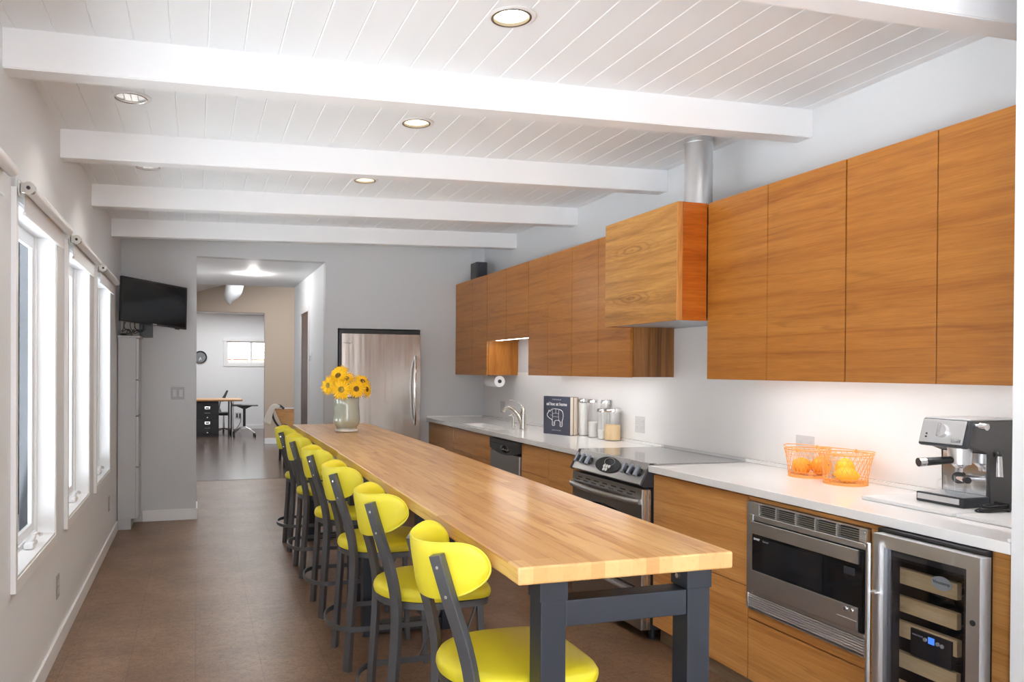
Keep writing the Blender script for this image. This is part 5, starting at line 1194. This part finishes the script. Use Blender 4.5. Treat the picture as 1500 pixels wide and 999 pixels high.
bm = B(); box(bm, 0.47, 0.70, 17.78, 18.1, 0.40, 0.47, 0.03, 3); part('seat', bm, 'black', t)
bm = B(); sweep(bm, smooth_path([(0.52, 18.12, 0.72), (0.50, 18.12, 0.55), (0.53, 18.05, 0.44)], 5), rect(0.14, 0.02), up=(1, 0, 0)); part('back_bracket', bm, 'black', t)
bm = B(); cyl(bm, (0.59, 17.93, 0.10), (0.59, 17.93, 0.40), 0.025, seg=16); part('gas_column', bm, 'chrome', t)
for k in range(5):
    a = 2 * math.pi * k / 5 + 0.3; ex, ey = 0.59 + 0.24 * math.cos(a), 17.93 + 0.24 * math.sin(a)
    bm = B(); sweep(bm, [(0.59, 17.93, 0.11), (ex, ey, 0.07)], rect(0.035, 0.02), up=(0, 0, 1)); lg = part('base_arm', bm, 'black', t)
    bm = B(); cyl(bm, (ex - .02, ey, 0.028), (ex + .02, ey, 0.028), 0.028, seg=14); cyl(bm, (ex, ey, 0.04), (ex, ey, 0.07), 0.01, seg=8); part('castor', bm, 'black', lg)
t = thing('rolling_side_table', 'small black topped table on castors beside the desk', 'side table', (0.985, 16.98, 0))
bm = B(); box(bm, 0.72, 1.26, 16.75, 17.2, 0.655, 0.677, 0.006); part('tabletop', bm, 'black', t)
bm = B(); prism(bm, [(0.80, 16.97, 0.655), (0.955, 16.97, 0.585), (1.015, 16.97, 0.585), (1.17, 16.97, 0.655)], (0, 0.03, 0)); part('bracket', bm, 'black', t)
bm = B(); box(bm, 0.957, 1.013, 16.955, 17.012, 0.20, 0.60, 0.006); part('column', bm, 'black', t)
for s in (-1, 1):
    for yy in (16.78, 17.19):
        p = [(0.985, 16.985, 0.215), (0.985 + 0.10 * s, (16.985 + yy) / 2, 0.165), (0.985 + 0.215 * s, yy, 0.075)]
        bm = B(); sweep(bm, smooth_path(p, 4), rrect(0.03, 0.02, 0.006), up=(0, 0, 1)); lg = part('leg', bm, 'chrome', t)
        bm = B(); cyl(bm, (0.97 + 0.215 * s, yy, 0.03), (1.0 + 0.215 * s, yy, 0.03), 0.03, seg=16); cyl(bm, (0.985 + 0.215 * s, yy, 0.04), (0.985 + 0.215 * s, yy, 0.08), 0.012, seg=10); part('castor', bm, 'black', lg)
t = thing('wall_clock', 'round black rimmed clock on the office wall', 'clock', (0.088, OY, 1.714))
bm = B(); lathe(bm, [(0.0, 0.0), (0.148, 0.0), (0.150, 0.03), (0.140, 0.04), (0.122, 0.032), (0.120, 0.012), (0, 0.012)], (0.088, OY, 1.714), 48, axis=(0, -1, 0)); part('rim', bm, 'black', t)
bm = B(); lathe(bm, [(0, 0.013), (0.119, 0.013), (0.119, 0.015), (0, 0.015)], (0.088, OY, 1.714), 48, axis=(0, -1, 0)); part('face', bm, 'clockface' if 'clockface' in M else 'darkgrey', t)
bm = B()
for a, L in ((R(200), 0.085), (R(165), 0.07)): sweep(bm, [(0.088, OY - 0.02, 1.714), (0.088 + L * math.sin(a), OY - 0.02, 1.714 + L * math.cos(a))], rect(0.012, 0.004), up=(0, 1, 0))
part('hands', bm, 'ink', t)
plate('outlet with a plugged cord on the office wall', (0.962, OY, 0.325), 0.16, 0.15, 'y-', [(-0.05, -0.01, -0.05, 0.05, 'socket', 'darkgrey'), (0.02, 0.06, -0.05, 0.05, 'socket', 'darkgrey')], 'plate')
bm = B(); tube(bm, smooth_path([(0.99, OY - 0.02, 0.30), (1.02, OY - 0.06, 0.22), (0.95, OY - 0.2, 0.08), (0.85, OY - 0.4, 0.012), (0.70, OY - 0.6, 0.010)], 6), 0.008, 6); o = finish('extension_cord', bm, 'black', loc=(0.85, 18.6, 0)); tag(o, 'black cord trailing from the office outlet to the floor', 'cord')
# office window
r = bpy.data.objects.new('window_5', None); C.objects.link(r); r.location = (1.3, OY, 1.58); ORI[r] = Vector(r.location); r['kind'] = 'structure'
bm = B(); c = 0.075
box(bm, WX0 - c, WX0, OY - 0.02, OY, WZ0 - c, WZ1 + c, 0.003); box(bm, WX1, WX1 + c, OY - 0.02, OY, WZ0 - c, WZ1 + c, 0.003); box(bm, WX0, WX1, OY - 0.02, OY, WZ0 - c, WZ0, 0.003); box(bm, WX0 - 0.095, WX1 + 0.095, OY - 0.035, OY, WZ1, WZ1 + c + 0.01, 0.003); part('casing', bm, 'trim', r)
bm = B(); s = 0.03
for a, b in ((WX0, 1.26), (1.26, WX1)):
    box(bm, a, a + s, OY + 0.03, OY + 0.07, WZ0, WZ1); box(bm, b - s, b, OY + 0.03, OY + 0.07, WZ0, WZ1); box(bm, a + s, b - s, OY + 0.03, OY + 0.07, WZ0, WZ0 + s); box(bm, a + s, b - s, OY + 0.03, OY + 0.07, WZ1 - s, WZ1)
part('sash', bm, 'trim', r)
bm = B(); box(bm, WX0, WX1, OY + 0.048, OY + 0.052, WZ0, WZ1); part('pane', bm, 'glass', r)
# towel and chair beyond the passage, by the beige wall
t = thing('lounge_chair', 'wooden lounge chair with black curved arm in front of the beige wall', 'chair', (1.4, 12.2, 0))
bm = B(); prism(bm, [(1.090, 11.50, 0.885), (1.60, 11.52, 0.850), (1.60, 11.52, 0.30), (1.300, 11.50, 0.42)], (0.0, 0.02, 0)); bmesh.ops.bevel(bm, geom=bm.edges[:], offset=0.004, segments=1, affect='EDGES'); part('wood_panel', bm, 'chairwood', t)
bm = B(); box(bm, 1.12, 1.60, 11.498, 11.523, 0.862, 0.878, 0.002); part('top_edge', bm, 'white', t)
bm = B(); sweep(bm, smooth_path([(1.235, 11.47, 0.865), (1.17, 11.47, 0.915), (1.085, 11.47, 0.905), (1.065, 11.47, 0.80), (1.105, 11.47, 0.68), (1.19, 11.47, 0.56), (1.28, 11.47, 0.42)], 6), rrect(0.03, 0.03, 0.008), up=(0, 1, 0)); part('arm', bm, 'black', t)
bm = B(); sweep(bm, smooth_path([(1.215, 11.46, 0.56), (1.235, 11.46, 0.63), (1.27, 11.46, 0.62), (1.285, 11.46, 0.55)], 6), circ(0.010, 8)); part('buckle', bm, 'black', t)
for a, b in ((1.26, 11.48), (1.56, 11.48), (1.30, 12.48), (1.60, 12.48)):
    bm = B(); sweep(bm, [(a, b, 0.45), (a - 0.02, b, 0.0)], rect(0.04, 0.04), up=(0, 1, 0)); part('leg', bm, 'black', t)
bm = B(); box(bm, 1.24, 1.62, 11.53, 12.5, 0.42, 0.50, 0.03, 3); part('seat', bm, 'black', t)
t = thing('towel', 'cream towel draped over the black arm of the lounge chair', 'towel', (1.03, 11.45, 0.6))
bm = B(); prof = []
edge = [(0.925, 0.672), (0.975, 0.80), (1.02, 0.895), (1.070, 0.938), (1.13, 0.938), (1.175, 0.915)]
inner = [(1.165, 0.890), (1.11, 0.890), (1.075, 0.86), (1.058, 0.76), (1.040, 0.635), (0.985, 0.650)]
prism(bm, [(a, 11.405, b) for a, b in edge + inner], (0, 0.045, 0)); bmesh.ops.bevel(bm, geom=bm.edges[:], offset=0.008, segments=2, affect='EDGES'); part('cloth', bm, 'towel', t)
bm = B(); prism(bm, [(0.94, 11.402, 0.690), (0.987, 11.402, 0.668), (1.038, 11.402, 0.655), (1.040, 11.402, 0.640), (0.985, 11.402, 0.650), (0.928, 11.402, 0.675)], (0, 0.006, 0)); part('hem', bm, 'paper', t)
# white paper pendant hanging in the living room
t = thing('pendant_shade', 'white curved paper pendant hanging before the beige wall', 'pendant lamp', (0.56, 13.0, 2.7))
bm = B(); n = 28; rows = []
for q in range(13):
    s = q / 12; z = 2.515 + 0.40 * s; half = 0.150 * (math.sin(min(1, s * 2.2) * math.pi / 2)) ** 0.6; cx_ = 0.535 + 0.09 * s; row = []
    for k in range(n):
        a = 2 * math.pi * k / n; row.append(bm.verts.new((cx_ + half * math.cos(a) * (1.0 if math.cos(a) < 0 else 0.93), 13.0 + half * 0.8 * math.sin(a), z + 0.03 * math.cos(a) * (1 - s))))
    rows.append(row)
for a, b in zip(rows, rows[1:]):
    for k in range(n): bm.faces.new((a[k], a[(k + 1) % n], b[(k + 1) % n], b[k]))
bm.faces.new(rows[0][::-1]); part('shade', bm, 'lampwhite', t)
bm = B(); tube(bm, [(0.62, 13.0, 2.90), (0.62, 13.0, lz(0.62) + 0.2)], 0.006, 6); part('cord', bm, 'white', t)

# ================================================================== OUTSIDE
bm = B(); box(bm, -14, -0.9, -14, 30, -0.25, -0.10); struct('ground_garden', bm, 'concrete')
bm = B(); box(bm, -0.9, 14, -16, YB - 0.05, -0.2, -0.02); struct('ground_patio', bm, 'concrete')
# clipped hedge beyond the left windows, closing the side yard
bm = B(); rr = random.Random(5)
bmesh.ops.create_grid(bm, x_segments=80, y_segments=60, size=0.5)
for v in bm.verts:
    xx = -4.6 + (v.co.x + 0.5) * 3.72; zz = -0.1 + (v.co.y + 0.5) * 3.3
    d = 0.14 * math.sin(xx * 6.3 + zz * 3.1) * math.sin(zz * 6.1 + xx) + rr.uniform(-0.08, 0.08)
    v.co = Vector((xx, 9.1 + d, zz))
gm = bmesh.ops.extrude_face_region(bm, geom=bm.faces[:])
for v in [g for g in gm['geom'] if isinstance(g, bmesh.types.BMVert)]: v.co.y += 0.6
o = finish('hedge', bm, 'leaf', loc=(-2.8, 9.3, -0.1), sharp=20); tag(o, 'dark green hedge seen through the left windows', 'hedge'); o['kind'] = 'stuff'
for k in range(3):
    bm = B(); px, py = ((-1.19, 6.35), (-1.06, 7.3), (-0.97, 8.2))[k]; box(bm, px - 0.055, px + 0.055, py - 0.05, py + 0.05, -0.1, 2.75, 0.008); o = finish('porch_post', bm, 'bark', loc=(px, py, -0.1))
    tag(o, ('dark post outside, seen through the window nearest the camera', 'dark post outside the middle left window', 'dark post outside the left window by the television')[k], 'post', 'weathered posts outside the windows')
bm = B(); box(bm, -4.7, -0.80, 6.05, 10.2, 2.76, 2.86, 0.004); o = finish('hedge_shade_roof', bm, 'bark', loc=(-2.7, 8.1, 2.76)); tag(o, 'added dark flat roof shading the hedge outside the left windows', 'roof')  # unseen roof added to keep the sun off the hedge
# pale slatted wall outside the office window
t = thing('garden_fence', 'pale slatted fence outside the office window', 'fence', (1.3, 20.5, 0))
bm = B()
for k in range(16): box(bm, -1.0, 3.6, 20.5, 20.53, 1.70 + k * 0.09, 1.775 + k * 0.09)
part('slats', bm, 'fence', t)
for q in range(7):
    bm = B(); box(bm, -0.4 + q * 0.42, -0.36 + q * 0.42, 20.44, 20.50, 0, 1.72); part('post', bm, 'fence', t)
bm = B(); box(bm, -1.0, 3.6, 20.52, 20.58, 0.0, 1.69); part('base_wall', bm, 'brick', t)

# ================================================================== LIGHT
w = bpy.data.worlds.new('sky'); S.world = w; w.use_nodes = True; nt = w.node_tree; nt.nodes.clear()
out = nt.nodes.new('ShaderNodeOutputWorld'); bg = nt.nodes.new('ShaderNodeBackground'); sk = nt.nodes.new('ShaderNodeTexSky')
sk.sky_type = 'HOSEK_WILKIE'; sk.turbidity = 4.0; sk.ground_albedo = 0.4; sk.sun_direction = Vector((0.5, -0.5, 0.7)).normalized()
hs = nt.nodes.new('ShaderNodeHueSaturation'); hs.inputs['Saturation'].default_value = 0.35
nt.links.new(sk.outputs[0], hs.inputs['Color']); nt.links.new(hs.outputs[0], bg.inputs[0]); bg.inputs[1].default_value = 1.6
nt.links.new(bg.outputs[0], out.inputs[0])

def area(name, loc, rot, sx, sy, power, col=(1, 1, 1)):
    l = bpy.data.lights.new(name, 'AREA'); l.shape = 'RECTANGLE'; l.size = sx; l.size_y = sy; l.energy = power; l.color = col
    o = bpy.data.objects.new(name, l); C.objects.link(o); o.location = loc; o.rotation_euler = rot; return o
def point(name, loc, power, col, rad=0.05, spot=None):
    l = bpy.data.lights.new(name, 'SPOT' if spot else 'POINT'); l.energy = power; l.color = col; l.shadow_soft_size = rad
    if spot: l.spot_size = R(spot); l.spot_blend = 0.6
    o = bpy.data.objects.new(name, l); C.objects.link(o); o.location = loc; return o
# daylight through the unseen rear end, and an added side fill behind the camera
area('daylight_rear', (0.40, YB - 0.1, 1.35), (R(98), 0, 0), 2.1, 2.5, 85, (0.92, 0.96, 1.0))
area('side_fill', (XO - 0.1, -1.9, 1.1), (R(112), 0, R(-90)), 2.0, 2.0, 60, (0.92, 0.96, 1.0))
for k, (a, b) in enumerate(opens): area('daylight_window', (XO - 0.45, (a + b) / 2, 2.75), (R(50), 0, R(-90)), 0.85, 0.7, 8, (0.95, 0.98, 1.0))
sun = bpy.data.lights.new('sun', 'SUN'); sun.energy = 42.0; sun.angle = R(1.0); sun.color = (0.93, 0.97, 1.0)
so = bpy.data.objects.new('sun', sun); C.objects.link(so); so.rotation_euler = Vector((0.15, -0.62, 0.77)).to_track_quat('Z', 'Y').to_euler()
for lx, ly, kd in lights_at:
    point('downlight_lamp', (lx, ly, ceil_z(lx) - 0.012), 11 if kd == 'warm' else 6, (1.0, 0.84, 0.64) if kd == 'warm' else (1.0, 0.93, 0.84), 0.045, 125)
point('passage_lamp', (0.616, 9.0, 2.512), 13, (1.0, 0.97, 0.93), 0.05)
area('office_fill', (0.9, 17.2, 2.73), (0, 0, 0), 2.4, 2.0, 48, (0.96, 0.98, 1.0))  # added area light under the ceiling to brighten the office

# ================================================================== CAMERA
f, cx, cy, yaw, pitch, roll, H = 1127.326, 635.0, 548.927, 0.298832, 0.0070018, 0.0056167, 1.458035
c, s = math.cos(yaw), math.sin(yaw)
Rv, Fv, Zv = Vector((c, -s, 0)), Vector((s, c, 0)), Vector((0, 0, 1))
D = Fv * math.cos(pitch) - Zv * math.sin(pitch); U = Fv * math.sin(pitch) + Zv * math.cos(pitch)
rx = Rv * math.cos(roll) + U * math.sin(roll); ux = U * math.cos(roll) - Rv * math.sin(roll)
cam = bpy.data.cameras.new('camera'); co = bpy.data.objects.new('camera', cam); C.objects.link(co)
mw = Matrix((rx, ux, -D)).transposed().to_4x4(); mw.translation = (0, 0, H); co.matrix_world = mw
cam.sensor_fit = 'HORIZONTAL'; cam.sensor_width = 36.0; cam.lens = f / 1500 * 36.0
cam.shift_x = (750 - cx) / 1500; cam.shift_y = (cy - 499.5) / 1500; cam.clip_start = 0.05
S.camera = co

S.view_settings.view_transform = 'Standard'; S.view_settings.look = 'None'; S.view_settings.gamma = 1.0; S.view_settings.use_curve_mapping = False
S.view_settings.exposure = 0.45
S.cycles.use_denoising = True; S.cycles.max_bounces = 10; S.cycles.diffuse_bounces = 6; S.cycles.glossy_bounces = 5; S.cycles.transparent_max_bounces = 16; S.cycles.sample_clamp_indirect = 6.0
S.cycles.caustics_reflective = False; S.cycles.caustics_refractive = False
